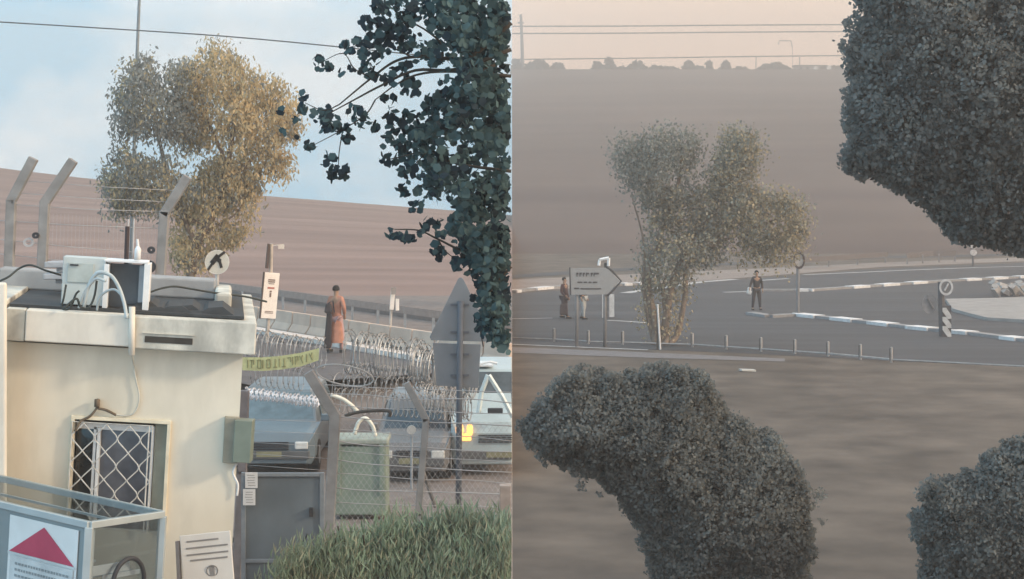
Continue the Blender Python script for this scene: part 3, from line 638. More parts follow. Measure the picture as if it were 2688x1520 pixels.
# ================================================================= vehicles (facing the camera)
tyre_m = mat('tyre', (.02, .02, .022), .9)
def car(name, label, px, Y, W, Hh, L, col, z=0.0, hood=.95, clip=False, yaw=0, lamp=None, boxy=.86, glass=glassd, wsrow=None):
    root = thing(name, label, 'car', (P(px, 0, Y).x, Y, z)); body_m = mat(name + '_paint_' + str(px), col, .3, .06, scale=3, spec=.5)
    M = Matrix.Rotation(yaw, 4, 'Z')
    # cross sections along the length (y), front at -y
    secs = [(-L / 2, .25, hood * .72, .86, hood * .72, .84), (-L / 2 + .12, .22, hood * .93, .98, hood * .9, .92), (-L / 2 + .95, .22, hood, 1, hood, .95), (-L / 2 + 1.05, .22, hood + .02, 1, hood + .02, .9),
            (-L / 2 + 1.75, .22, hood + .02, 1, Hh - .04, boxy * .93), (-L / 2 + 2.1, .22, hood + .02, 1, Hh, boxy * .93), (L / 2 - .5, .22, hood + .02, 1, Hh, boxy * .92), (L / 2 - .15, .25, hood, .98, Hh - .25, boxy * .9), (L / 2, .3, hood * .8, .92, hood * .85, .8)]
    b = MB(); vs = []
    for y, z0, zb_, wb, zt2, wt in secs:
        h = W / 2
        vs += [(-h * wb * .92, y, z0), (-h * wb, y, z0 + .15), (-h * wb, y, zb_), (-h * wt, y, zt2 - .03 if zt2 > zb_ + .1 else zt2 - .005), (-h * wt * .86, y, zt2 + .01), (h * wt * .86, y, zt2 + .01), (h * wt, y, zt2 - .03 if zt2 > zb_ + .1 else zt2 - .005), (h * wb, y, zb_), (h * wb, y, z0 + .15), (h * wb * .92, y, z0)]
    n = 10; fs = [(i * n + j, i * n + (j + 1) % n, (i + 1) * n + (j + 1) % n, (i + 1) * n + j) for i in range(len(secs) - 1) for j in range(n)] + [tuple(range(n)), tuple(range((len(secs) - 1) * n, len(secs) * n))]
    b.add(vs, fs); b.build('body', body_m, root, clip=clip, bevel=.02, M=M)
    def quad4(a, c, d, e, nm, m, off=.012):
        b = MB(); pa = [Vector(q) for q in (a, c, d, e)]; nrm = (pa[1] - pa[0]).cross(pa[2] - pa[0]).normalized()
        cen = sum(pa, Vector()) / 4
        if nrm.dot(cen - Vector((0, 0, hood * .8))) < 0: nrm = -nrm
        b.prism([q + nrm * .004 for q in pa], nrm * off); b.build(nm, m, root, clip=clip, M=M)
    h = W / 2; y0 = -L / 2 + 1.05; y1 = -L / 2 + 1.75; k = .12; z0 = hood + .06; z1 = Hh - .09
    quad4((-h * .84, y0 + .06, z0), (h * .84, y0 + .06, z0), (h * boxy * .84, y1 - .05, z1), (-h * boxy * .84, y1 - .05, z1), 'windscreen', glass)
    for s in (-1, 1):
        wx = lambda z_: s * h * (.995 + (boxy * .93 - .995) * (z_ - hood) / (Hh - hood))
        quad4((wx(z0), y1 - .25, z0), (wx(z0), L / 2 - .6, z0), (wx(z1), L / 2 - .65, z1), (wx(z1), y1 + .1, z1), 'side_window', glass)
        b = MB(); b.box((s * (h + .09), y0 + .1, hood + .1), (.17, .1, .14)); b.build('mirror', body_m, root, clip=clip, bevel=.02, M=M)
        b = MB(); b.box((s * h * .7, -L / 2 - .005, hood * .66), (.26, .05, .15)); b.build('headlight', mat('lamp_glass', (.6, .6, .58), .15) if lamp is None else lamp, root, clip=clip, bevel=.02, M=M)
        for yy in (-L / 2 + .75, L / 2 - .75):
            b = MB(); b.disc((s * (h - .2), yy, .32), .32, .21 * s, axis=(1, 0, 0), n=20); wh = b.build('wheel', tyre_m, root, clip=clip, M=M)
            b = MB(); b.disc((s * (h + .012), yy, .32), .18, .006 * s, axis=(1, 0, 0), n=14); b.build('rim', steel, wh, clip=False, M=M) if not clip else None
    b = MB(); b.box((0, -L / 2 - .01, .42), (W * .88, .1, .16)); b.build('bumper', mat('bumper_grey', (.10, .105, .11), .6), root, clip=clip, bevel=.02, M=M)
    b = MB()
    for i in range(4): b.box((0, -L / 2 - .01, hood * .58 + i * .045), (W * .42, .06, .02))
    b.build('grille', dark, root, clip=clip, M=M)
    b = MB(); b.box((0, -L / 2 - .065, .44), (.5, .012, .11)); b.build('plate', mat('plate_dull', (.22, .21, .13), .5), root, clip=clip, M=M)
    return root
car('van', 'blue grey van with wide windscreen parked behind the steel gate', 742, 40, 1.82, 1.55, 4.4, (.13, .17, .20), hood=.92, glass=mat('sky_glass', (.10, .15, .18), .15, .2, spec=.5))
car('parked_car', 'dark grey car parked between the green bin and the second cranked post', 1095, 39, 1.45, 1.45, 4.2, (.14, .14, .145), hood=.85)
orange = mat('orange_lamp', (.8, .35, .1), .3, emit=((1.0, .45, .12), 2.2))
suv = car('off_road_car', 'silver blue off-road car with glowing headlamp at the razor wire, cut by the picture division', 1312, 40, 1.95, 1.98, 4.5, (.40, .48, .50), hood=1.18, clip=True, lamp=orange, glass=mat('suv_glass', (.05, .065, .075), .2, .3, spec=.5), boxy=.72, z=.0)
for lx, rz_ in ((-.78, .16), (-.58, .13)):
    b = MB(); b.disc((lx, -2.3, .93), rz_, .03, n=16, sx=.5); b.build('fog_lamp', orange, suv, clip=True)
b = MB(); b.box((-.32, -.1, 2.02), (.34, .9, .03)); b.tube([(-.45, -.5, 2.05), (-.2, -.5, 2.1), (-.05, -.5, 2.06)], .03, 6); b.build('roof_rack', white, suv, clip=True)

for nm_, pts_ in (('pillar', ((1281, 985), (1264, 1030), (1256, 1085))), ('pillar', ((1283, 985), (1318, 1040), (1346, 1095)))):
    b = MB(); b.tube([local(suv, P(x, y, 37.6)) for x, y in pts_], .05, 6); b.build(nm_, mat('suv_trim', (.62, .70, .70), .4), suv, clip=True)
b = MB(); b.box(local(suv, P(1300, 1078, 37.5)), (.3, .12, .1)); b.build('mirror', dark, suv, clip=True, bevel=.02)
# green bin, white hoops
bn = thing('waste_container', 'pale green sheet metal waste container behind the fence wires', 'container', (P(945, 0, 33).x, 33, 0))
gb = mat('bin_green', (.20, .26, .22), .6, .15, scale=3)
b = MB(); b.box((0, .4, .68), (.92, .8, 1.2)); b.build('bin_body', gb, bn, bevel=.03)
b = MB(); b.box((0, .38, 1.36), (.98, .86, .1)); b.build('lid', mat('bin_lid', (.30, .34, .30), .6), bn, bevel=.03)
for x in (-.38, .38): b = MB(); b.box((x, -.02, .9), (.08, .05, .9)); b.build('rib', gb, bn)
for x in (-.35, .35): b = MB(); b.disc((x, .1, .08), .08, .05, axis=(1, 0, 0), n=12); b.build('wheel', tyre_m, bn)
hoop = mat('white_hoop', (.74, .74, .66), .5, .1)
for lb, pts, r in (('white bent pipe hoop standing on the green container', [(930, 1140), (942, 1108), (960, 1098), (978, 1118), (986, 1145)], .035), ('long white bent pipe leaning right of the first cranked post', [(868, 1036), (900, 1048), (925, 1066), (940, 1082)], .035)):
    b = MB(); b.tube(catmull([P(x, y, 33) for x, y in pts]), r, 7); tag(b.build('pipe_hoop', hoop, smooth=True), lb, 'hoop')
b = MB(); b.tube(catmull([P(905, 1092, 31.5), P(940, 1082, 31.5), P(990, 1078, 31.5), P(1022, 1080, 31.5), P(1022, 1094, 31.5)]), .03, 6); tag(b.build('metal_bar', mat('bar_dark', (.06, .055, .05), .7), smooth=True), 'dark curved metal bar lying above the green container', 'bar')
b = MB(); q = P(1080, 1128, 36.2); b.disc(q, .085, .05, n=18); rs = thing('traffic_mirror', 'small round pale lamp disc beside the second cranked post', 'lamp', (q.x, q.y, 0))
o = b.build('disc', mat('pale_disc', (.55, .53, .5), .5), rs, M=Matrix.Translation(-rs.location)); b = MB(); b.tube([(0, .03, 0), (0, .03, q.z)], .025, 6); b.build('pole', steel, rs)
# pale crate far right bottom
b = MB(); q = P(1330, 1300, 27); b.box((q.x - .02, 27, q.z - .3), (.16, .2, .9)); tag(b.build('marker_post', mat('pinkish_block', (.36, .30, .27), .8), clip=True, bevel=.01), 'pale brown square post at the picture division above the hedge', 'post')

# ================================================================= barrier and road on the left
slabm = mat('barrier_concrete', (.50, .39, .32), .9, scale=2.2, col2=(.62, .49, .40), bump=.1)
def gl(px, py, z=1.2): return G(px, py, z)
bar_ = thing('concrete_barrier', 'long pale concrete road barrier crossing behind the walking figure', 'barrier', gl(900, 900))
L0 = gl(600, 845); L1 = gl(1345, 968)
d = (L1 - L0).normalized(); nrm = Vector((-d.y, d.x, 0)); Lt = (L1 - L0).length; ns_ = 14
b = MB()
for i in range(ns_):
    a = L0 + d * (Lt * i / ns_ + .03); c = L0 + d * (Lt * (i + 1) / ns_ - .03)
    pr = [(-.24, 0), (-.24, .08), (-.1, .28), (-.07, .62), (.07, .62), (.1, .28), (.24, .08), (.24, 0)]
    b.prism([local(bar_, a + nrm * x + Vector((0, 0, z_))) for x, z_ in pr], c - a)
b.build('barrier_unit', slabm, bar_, clip=True, bevel=.01)
b = MB(); a = L0 - nrm * .9; c = L1 - nrm * .9; e = nrm * .22
b.prism([a - e, c - e, c + e, a + e], (0, 0, .13)); struct(b.build('kerb', mat('kerb_bright', (.66, .60, .56), .8), clip=True))
b = MB(); b.add([L0 - nrm * .6 + Vector((0, 0, .006)), L1 - nrm * .6 + Vector((0, 0, .006)), L1 - nrm * 7 + Vector((0, 0, .006)), L0 - nrm * 7 + Vector((0, 0, .006))], [(0, 1, 2, 3)]); struct(b.build('road', mat('road_grey', (.11, .105, .11), .9, scale=3), clip=True))
b = MB(); a = gl(560, 762); c = gl(1345, 870); e = Vector((-(c - a).y, (c - a).x, 0)).normalized()
b.prism([a + e * .2, c + e * .2, c - e * .2, a - e * .2], (0, 0, .35)); gr_ = b.build('low_wall', mat('wall_dark', (.17, .14, .13), .9), clip=True); tag(gr_, 'low dark roadside wall at the foot of the ploughed field', 'wall')
gp = thing('guard_rail', 'thin pale guard rail on short posts in front of the low dark wall', 'guard rail', gl(800, 810))
b = MB(); a = gl(560, 785); c = gl(1345, 905); b.prism([local(gp, a + Vector((0, 0, .45))), local(gp, a + Vector((0, 0, .68))), local(gp, c + Vector((0, 0, .68))), local(gp, c + Vector((0, 0, .45)))], (0, .05, 0)); b.build('rail', mat('rail_grey', (.30, .23, .20), .6, .12), gp, clip=True)
for i in range(12):
    q = local(gp, a + (c - a) * (i + .5) / 12); b = MB(); b.box(q + Vector((0, .09, .3)), (.08, .06, .6)); b.build('post', steel, gp, clip=True)

# ================================================================= signs on the left
sw = mat('sign_face_white', (.92, .86, .80), .5, .04)
gz = lambda px, Y, z=1.2: Vector((P(px, 0, Y).x, Y, z))
bs = thing('bus_stop_sign', 'tall white bus stop column sign with dark print lines', 'sign', gz(698, 54))
b = MB(); c1 = local(bs, P(714, 716, 54)); c2 = local(bs, P(703, 836, 54)); ang = math.atan2(c1.x - c2.x, c1.z - c2.z)
rt = Matrix.Rotation(ang, 3, 'Y'); cc = (c1 + c2) / 2; rt = rt @ Matrix.Rotation(R(24), 3, 'Z'); b.box(cc, (.44, .08, (c1 - c2).length), rt); pn = b.build('panel', sw, bs, bevel=.01)
b = MB()
for z_, w_, h_ in ((.45, .2, .035), (.395, .2, .035), (.34, .17, .02), (.12, .06, .05), (.02, .05, .12), (-.45, .24, .02), (-.49, .24, .02)): b.box(cc + rt @ Vector((.0, -.045, z_)), (w_, .008, h_), rt)
b.build('print', mat('print_brown', (.20, .14, .12), .7), pn)
b = MB(); b.box(cc + rt @ Vector((0, -.046, .22)), (.2, .008, .05), rt); b.build('red_mark', mat('mark_red', (.5, .18, .14), .6), pn)
b = MB(); b.box(cc + rt @ Vector((-.235, 0, 0)), (.03, .1, (c1 - c2).length + .02), rt); b.build('edge_frame', mat('frame_brown', (.10, .07, .06), .7), pn)
b = MB(); b.tube([(0, .08, 0), cc + Vector((0, .08, 0)), local(bs, P(712, 640, 54))], .055, 8); b.build('pole', mat('pole_tan', (.5, .45, .40), .6), bs)
b = MB(); b.box(local(bs, P(703, 672, 54)), (.07, .1, .7), rt); b.build('pole_plate', mat('frame_brown', (.10, .07, .06), .7), bs)
b = MB(); b.box(local(bs, P(738, 648, 54)), (.17, .03, .12)); b.tube([local(bs, P(712, 645, 54)), local(bs, P(745, 642, 54))], .012, 5); b.build('flag', sw, bs)
rsg = thing('round_sign', 'round white road sign with black splayed arrow figure, left of the bus stop column', 'sign', gz(566, 46))
c_ = local(rsg, P(570, 688, 46)); b = MB(); b.disc(c_, .29, .025, n=32); fc = b.build('sign_face', mat('round_face', (.62, .57, .48), .6, .06), rsg)
b = MB(); b.disc(c_ + Vector((0, -.006, 0)), .295, .022, n=32, inner=.275); b.build('rim', mat('rim_white', (.72, .68, .6), .5), fc)
b = MB()
def st(a, c, w_):
    p_ = local(rsg, P(*a, 46)); q_ = local(rsg, P(*c, 46)); dd = (q_ - p_).normalized(); nn_ = Vector((dd.z, 0, -dd.x)) * w_; yy = Vector((0, -.032, 0))
    b.prism([p_ + nn_ + yy, q_ + nn_ + yy, q_ - nn_ + yy, p_ - nn_ + yy], (0, -.006, 0))
st((591, 661), (566, 680), .032); st((574, 670), (556, 692), .06); st((562, 686), (546, 709), .03); st((566, 676), (579, 686), .05); st((576, 682), (582, 703), .035)
b.build('symbol', mat('symbol_black', (.015, .012, .01), .8), fc)
b = MB(); b.tube([(0, .03, 0), c_ + Vector((0, .04, 0))], .045, 8); b.build('pole', mat('pole_pale', (.5, .48, .45), .6), rsg)
ss = thing('small_sign', 'small narrow white sign on a thin pale pole, right of the walking figure', 'sign', gz(1022, 55))
b = MB(); b.box(local(ss, P(1030, 785, 55)), (.12, .05, .62), Matrix.Rotation(.08, 3, 'Y')); b.box(local(ss, P(1043, 800, 55)), (.1, .05, .34)); b.build('panel', sw, ss, bevel=.01)
b = MB(); b.box(local(ss, P(1033, 764, 54.9)), (.14, .06, .2)); b.build('bracket', mat('bracket_grey', (.33, .3, .28), .6), ss)
b = MB(); b.tube([(0, .06, 0), local(ss, P(1030, 760, 55.1))], .04, 8); b.build('pole', mat('pole_pale', (.5, .48, .45), .6), ss)
# triangular sign seen from behind
ts = thing('warning_sign', 'grey back of a triangular warning sign with plate on a dark post', 'sign', (P(1203, 0, 31).x, 31, 0))
gback = mat('sign_back', (.17, .19, .215), .5, .12, scale=2, metal=.1)
b = MB(); b.prism([local(ts, P(x, y, 31)) for x, y in ((1209, 728), (1216, 732), (1292, 888), (1288, 897), (1132, 893), (1128, 884), (1203, 731))], (0, -.02, 0)); b.build('triangle_plate', gback, ts, bevel=.004)
b = MB(); b.prism([local(ts, P(x, y, 31.03)) for x, y in ((1136, 900), (1262, 904), (1256, 1018), (1146, 1012))], (0, -.02, 0)); b.build('lower_plate', gback, ts, bevel=.004)
b = MB(); b.tube([(0, -.06, 0), local(ts, P(1206, 1020, 30.94)), local(ts, P(1209, 790, 30.94))], .05, 10); b.build('post', mat('post_slate', (.085, .10, .125), .6), ts, smooth=True)
for y in (800, 872, 930, 985): b = MB(); b.box(local(ts, P(1207, y, 30.97)), (.3, .03, .035)); b.build('bracket', mat('post_slate', (.085, .10, .125), .6), ts)

# overhead wire of the left view
b = MB(); q = [P(-60, 54, 40), P(300, 76, 40), P(600, 96, 40), P(900, 124, 40), P(1340, 170, 40)]; b.tube(catmull(q), .014, 5); tag(b.build('overhead_wire', mat('wire_dark', (.10, .12, .13), .6), smooth=True), 'thin dark overhead wire crossing the pale blue sky', 'wire')

# ================================================================= people
def skin_mesh(name, joints, edges, m, parent, sub=2):
    me = bpy.data.meshes.new(name); me.from_pydata([j[0] for j in joints], edges, []); me.materials.append(m)
    o = bpy.data.objects.new(name, me); COL.objects.link(o); o.parent = parent
    bm = bmesh.new(); bm.from_mesh(me); ly = bm.verts.layers.skin.verify()
    for i, v_ in enumerate(bm.verts):
        r = joints[i][1]; v_[ly].radius = r if isinstance(r, tuple) else (r, r); v_[ly].use_root = (i == 0)
    bm.to_mesh(me); bm.free()
    s = o.modifiers.new('skin', 'SKIN'); s.use_smooth_shade = True; s2 = o.modifiers.new('sub', 'SUBSURF'); s2.levels = sub; s2.render_levels = sub
    return o
def person(label, loc, h, J, skin, top_m, leg_m, hair_m, shoe_m, yaw=0, coat=False, face=1):
    """J: dict of joint positions for a 1.75 m figure facing -Y, scaled to h"""
    root = thing('person', label, 'person', loc, yaw=yaw); k = h / 1.75
    D = dict(pel=(0, 0, .95), wst=(0, 0, 1.08), chs=(0, .0, 1.32), nek=(0, 0, 1.48), hdb=(0, -.01, 1.56), hdt=(0, -.01, 1.70),
             shl=(-.17, 0, 1.42), shr=(.17, 0, 1.42), ell=(-.24, .02, 1.14), elr=(.24, .02, 1.14), wrl=(-.26, -.06, .90), wrr=(.26, -.06, .90),
             hil=(-.09, 0, .9), hir=(.09, 0, .9), knl=(-.11, -.02, .5), knr=(.11, -.02, .5), anl=(-.12, .02, .09), anr=(.12, .02, .09)); D.update(J)
    S = lambda n_, off=(0, 0, 0): tuple((D[n_][i] + off[i]) * k for i in range(3))
    dirf = -.14
    jn = [(S('pel'), (.14 * k, .1 * k)), (S('wst'), (.12 * k, .09 * k)), (S('chs'), (.16 * k, .1 * k)), (S('nek'), .055 * k), (S('hdb'), (.07 * k, .085 * k)), (S('hdt'), (.06 * k, .075 * k)),
          (S('shl'), .06 * k), (S('ell'), .042 * k), (S('wrl'), .028 * k), (S('shr'), .06 * k), (S('elr'), .042 * k), (S('wrr'), .028 * k),
          (S('hil'), .085 * k), (S('knl'), .058 * k), (S('anl'), .038 * k), (S('hir'), .085 * k), (S('knr'), .058 * k), (S('anr'), .038 * k),
          (S('anl', (0, dirf, -.05)), .032 * k), (S('anr', (0, dirf, -.05)), .032 * k)]
    ed = [(0, 1), (1, 2), (2, 3), (3, 4), (4, 5), (2, 6), (6, 7), (7, 8), (2, 9), (9, 10), (10, 11), (0, 12), (12, 13), (13, 14), (0, 15), (15, 16), (16, 17), (14, 18), (17, 19)]
    n0 = len(jn)
    for sd_, w_, e_ in ((-1, 'wrl', 'ell'), (1, 'wrr', 'elr')):      # palms, fingers and thumbs
        wv = Vector(S(w_)); dv = (wv - Vector(S(e_))).normalized(); lat = Vector((sd_ * .2, -1, 0)).normalized(); wi = 8 if sd_ < 0 else 11
        jn.append((tuple(wv + dv * .07 * k), .03 * k)); pi_ = len(jn) - 1; ed.append((wi, pi_))
        for f_ in range(4):
            o_ = lat * (.027 - f_ * .018) * k; a_ = wv + dv * .11 * k + o_; c__ = wv + dv * (.165 - abs(f_ - 1.3) * .01) * k + o_ + Vector((-sd_ * .02, 0, 0)) * k
            jn.append((tuple(a_), .009 * k)); jn.append((tuple(c__), .008 * k)); ed += [(pi_, len(jn) - 2), (len(jn) - 2, len(jn) - 1)]
        a_ = wv + dv * .05 * k + lat * .045 * k; jn.append((tuple(a_), .011 * k)); ed.append((pi_, len(jn) - 1))
    body = skin_mesh('body', jn, ed, skin, root)
    g = 1.16
    tj = [jn[0], jn[1], jn[2], jn[3], jn[6], jn[7], ((Vector(S('wrl')) * .85 + Vector(S('ell')) * .15), .034 * k), jn[9], jn[10], ((Vector(S('wrr')) * .85 + Vector(S('elr')) * .15), .034 * k)]
    tj = [(tuple(p_), tuple(x * g + .006 for x in r_) if isinstance(r_, tuple) else r_ * g + .008) for p_, r_ in tj]
    skin_mesh('jacket' if not coat else 'robe', tj, [(0, 1), (1, 2), (2, 3), (2, 4), (4, 5), (5, 6), (2, 7), (7, 8), (8, 9)], top_m, root)
    lj = [jn[0], jn[12], jn[13], jn[14], jn[15], jn[16], jn[17]]; lj = [(p_, tuple(x * g for x in r_) if isinstance(r_, tuple) else r_ * g + .012) for p_, r_ in lj]
    skin_mesh('trousers', lj, [(0, 1), (1, 2), (2, 3), (0, 4), (4, 5), (5, 6)], leg_m, root)
    for s in ('anl', 'anr'):
        b = MB(); q = Vector(S(s)); b.prism([q + Vector((x * k, y * k, -.09 * k)) for x, y in ((-.045, .06), (-.05, -.08), (-.035, -.17), (0, -.2), (.035, -.17), (.05, -.08), (.045, .06))], (0, 0, .08 * k)); b.build('shoe', shoe_m, root, bevel=.015)
    hc_ = (Vector(S('hdb')) + Vector(S('hdt'))) / 2 + Vector((0, .012, .035)) * k
    b = MB()   # hair cap
    vs = []; fs = []
    for i in range(7):
        th = math.pi * .62 * i / 6
        for j in range(14): ph = 2 * math.pi * j / 14; vs.append(hc_ + Vector((math.sin(th) * math.cos(ph) * .092, math.sin(th) * math.sin(ph) * .108, math.cos(th) * .105 - (.0 if math.sin(ph) > -.5 else -.02 * i / 6))) * k)
    fs = [(i * 14 + j, i * 14 + (j + 1) % 14, (i + 1) * 14 + (j + 1) % 14, (i + 1) * 14 + j) for i in range(6) for j in range(14) if not (i >= 3 and 8 <= j <= 12)]
    b.add(vs, fs); b.build('hair', hair_m, root, smooth=True)
    b = MB(); fc_ = (Vector(S('hdb')) * .6 + Vector(S('hdt')) * .4)
    for s in (-1, 1): b.box(fc_ + Vector((s * .032, -.088, .018)) * k, (.022 * k, .01 * k, .012 * k))
    b.box(fc_ + Vector((0, -.085, -.05)) * k, (.04 * k, .01 * k, .008 * k)); b.build('eyes_and_mouth', hair_m, root)
    b = MB(); b.prism([fc_ + Vector(q) * k for q in ((-.014, -.085, -.025), (.014, -.085, -.025), (0, -.082, .02))], Vector((0, -.02, -.004)) * k); b.build('nose', skin, root)
    return root
skn = mat('skin', (.36, .22, .15), .6, .08); blackh = mat('black_hair', (.012, .01, .01), .7)
dk = mat('dark_cloth', (.03, .028, .032), .9, .2); shoe = mat('shoe_dark', (.02, .02, .02), .6)
orng = mat('rust_robe', (.42, .20, .14), .85, .18, scale=5); pinkm = mat('pink_trousers', (.46, .30, .30), .85, .12)
pl = person('person in long rust orange clothes with black hair walking past the razor wire', gz(882, 51), 1.80, dict(wrl=(-.2, -.1, .98), ell=(-.27, .05, 1.18), anl=(-.1, -.12, .09), anr=(.1, .2, .12), knl=(-.1, -.12, .5), knr=(.1, .02, .5)), skn, orng, pinkm, blackh, shoe, yaw=R(155))
b = MB(); vs = []; n_ = 16
for z_, rx, ry in ((1.30, .17, .12), (1.08, .15, .12), (.8, .18, .14), (.5, .20, .17), (.28, .22, .19)):
    for j in range(n_): a = 2 * math.pi * j / n_; wv = 1 + .05 * math.sin(a * 5); vs.append((rx * math.cos(a) * wv, ry * math.sin(a) * wv, z_))
b.add(vs, [(i * n_ + j, i * n_ + (j + 1) % n_, (i + 1) * n_ + (j + 1) % n_, (i + 1) * n_ + j) for i in range(4) for j in range(n_)]); b.build('robe_skirt', orng, pl, smooth=True)
bagp = P(862, 850, 50.8); bg_ = thing('bag', 'long black bag hanging at the left side of the orange clothed walker', 'bag', bagp)
b = MB(); b.box((0, 0, -.18), (.20, .16, .95), Matrix.Rotation(.06, 3, 'Y'), taper=.7); b.build('bag_body', mat('bag_black', (.035, .03, .035), .8), bg_, bevel=.04)
b = MB(); b.tube([(-.05, 0, .28), (0, 0, .55), (.12, 0, .62), (.16, 0, .3)], .018, 6); b.build('strap', dk, bg_)
b = MB(); b.box((.0, 0, .42), (.22, .2, .25), taper=.6); b.build('hood_bundle', mat('bag_black', (.035, .03, .035), .8), bg_, bevel=.04)

pr = person('person in dark clothes standing alone on the road with a white bag', G(1986, 814), 1.74, dict(anl=(-.19, 0, .09), anr=(.17, 0, .09), knl=(-.15, -.02, .5), knr=(.13, -.02, .5), ell=(-.27, .0, 1.15), wrl=(-.34, -.08, .98), elr=(.25, .0, 1.16)), skn, dk, mat('dark_trousers', (.035, .033, .04), .9), blackh, shoe, yaw=R(12))
b = MB(); q = P(1967, 755, 84.3); 
for i in range(5): b.box(q + Vector((random.uniform(-.06, .06), 0, random.uniform(-.22, .1))), (.16, .12, .2), Euler((0, random.uniform(-.5, .5), 0)).to_matrix(), taper=.75)
tag(b.build('plastic_bag', mat('bag_white', (.72, .72, .72), .6), bevel=.03), 'white plastic bag held by the lone dark person on the road', 'bag')
person('person in dark reddish clothes walking just left of the arrow sign', G(1481, 836), 1.70, dict(anl=(-.06, -.2, .09), anr=(.06, .18, .12), wrl=(-.14, -.18, .95)), skn, mat('maroon_cloth', (.07, .035, .04), .9), mat('maroon_trousers', (.06, .04, .045), .9), blackh, shoe, yaw=R(60))
person('person half hidden behind the arrow sign with only pale trouser legs showing', G(1530, 838), 1.72, dict(anl=(-.16, -.12, .09), anr=(.13, .14, .11), knl=(-.12, -.1, .5)), skn, dk, mat('pale_trousers', (.33, .34, .34), .9), blackh, shoe, yaw=R(60))
b = MB(); q = P(1480, 812, 78.5); b.box(q, (.36, .22, .46), taper=.8); tag(b.build('holdall', mat('holdall_dark', (.05, .035, .04), .8), bevel=.05), 'dark bag carried low by the reddish clothed person left of the arrow sign', 'bag')

# ================================================================= right: signs, bollards
sg_post = mat('hazy_post', (.20, .20, .21), .6, .1)
ar = thing('direction_sign', 'large grey arrow-shaped direction sign pointing right on two posts', 'sign', G(1552, 912))
AY = ar.location.y
aface = mat('arrow_face', (.30, .305, .31), .6, .05)
b = MB(); out = [(1497, 704), (1590, 703), (1602, 712), (1626, 738), (1602, 764), (1592, 773), (1500, 774)]
b.prism([local(ar, P(x, y, AY)) for x, y in out], (0, .05, 0)); af = b.build('sign_face', aface, ar)
b = MB(); edge = [(1592, 700), (1606, 710), (1631, 738), (1606, 766), (1594, 777)]
b.tube([local(ar, P(x, y, AY)) + Vector((0, .02, 0)) for x, y in edge], .035, 5); b.tube([local(ar, P(x, y, AY)) + Vector((0, .02, 0)) for x, y in ((1496, 702), (1498, 775))], .03, 5); b.build('border', mat('arrow_edge', (.055, .055, .06), .7), af)
b = MB()
for row, segs in ((718, ((1513, 1518), (1521, 1527), (1530, 1535), (1538, 1546), (1551, 1556), (1558, 1572))), (741, ((1516, 1529), (1532, 1541), (1545, 1553), (1556, 1568))), (757, ((1507, 1520),)), (758, ((1524, 1578),))):
    for x0, x1 in segs: b.box(local(ar, P((x0 + x1) / 2, row, AY - .012)), ((x1 - x0) / F * AY, .008, (.06 if row == 718 else .045)))
    if row == 718:
        for x0, x1 in segs: b.box(local(ar, P(x0 + 1.5, row + 4, AY - .012)), (.03, .008, .1))
b.build('lettering', mat('arrow_text', (.07, .07, .075), .7), af)
for x in (1514, 1588): b = MB(); gx = G(x, 912).x - ar.location.x; b.tube([(gx, .1, 0), (gx, .1, local(ar, P(x, 706, AY)).z)], .06, 8); b.build('post', sg_post, ar, smooth=True)
wpole = thing('signal_pole', 'dark pole with bright white bracket above the arrow sign', 'pole', G(1590, 834))
WY = wpole.location.y
b = MB(); b.tube([(0, 0, 0), local(wpole, P(1590, 690, WY))], .07, 8); b.build('pole', mat('pole_black', (.05, .05, .05), .7), wpole)
b = MB()
for a_, c__ in (((1572, 697), (1574, 682)), ((1574, 682), (1598, 677)), ((1598, 677), (1597, 698))): b.tube([local(wpole, P(*a_, WY - .1)), local(wpole, P(*c__, WY - .1))], .065, 6)
b.build('bracket', mat('bracket_white', (.85, .85, .85), .5, emit=None), wpole)
b = MB(); b.box(local(wpole, P(1606, 802, WY - .1)), (.2, .06, .95)); b.box(local(wpole, P(1584, 804, WY - .1)), (.1, .06, 1.0)); b.build('reflector', mat('refl_white', (.62, .62, .63), .5), wpole)
wp = thing('white_post', 'thin white roadside post beside the hazy tree trunk', 'post', G(1730, 918))
b = MB(); b.tube([(0.04, 0, 0), local(wp, P(1726, 798, wp.location.y))], .035, 8); b.build('post_body', mat('refl_white', (.62, .62, .63), .5), wp)
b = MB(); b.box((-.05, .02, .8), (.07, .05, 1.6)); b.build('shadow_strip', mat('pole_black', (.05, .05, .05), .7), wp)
ring = thing('ring_sign', 'oval prohibition sign with dark rim on a grey pole in the road', 'sign', G(2095, 828)); RY = ring.location.y
c_ = local(ring, P(2097, 683, RY)); b = MB(); b.disc(c_, .36, .04, n=28, sx=.68); rf = b.build('sign_face', mat('ring_face', (.42, .39, .37), .6), ring)
b = MB(); b.disc(c_ + Vector((0, -.03, 0)), .37, .05, n=28, sx=.68, inner=.27); b.build('rim', mat('ring_rim', (.06, .045, .045), .7), rf)
b = MB(); b.tube([(0, .05, 0), (0, .05, c_.z)], .07, 8); b.build('pole', sg_post, ring)
cl = thing('keep_left_sign', 'cluster of round blue-grey arrow signs over a striped hazard panel', 'sign', G(2474, 884)); CY = cl.location.y
pm = mat('cluster_post', (.10, .10, .11), .7); b = MB(); b.tube([(0, .05, 0), local(cl, P(2470, 740, CY))], .12, 8); b.build('post', pm, cl)
c_ = local(cl, P(2483, 754, CY - .12)); b = MB(); b.disc(c_, .29, .03, n=24, sx=.85); f1 = b.build('sign_face', mat('keep_face', (.16, .165, .175), .6), cl)
b = MB(); b.disc(c_ + Vector((0, -.03, 0)), .30, .02, n=24, sx=.85, inner=.22); b.tube([c_ + Vector((.08, -.04, .14)), c_ + Vector((-.06, -.04, -.12))], .035, 5); b.build('symbol', mat('keep_white', (.52, .52, .53), .6), f1)
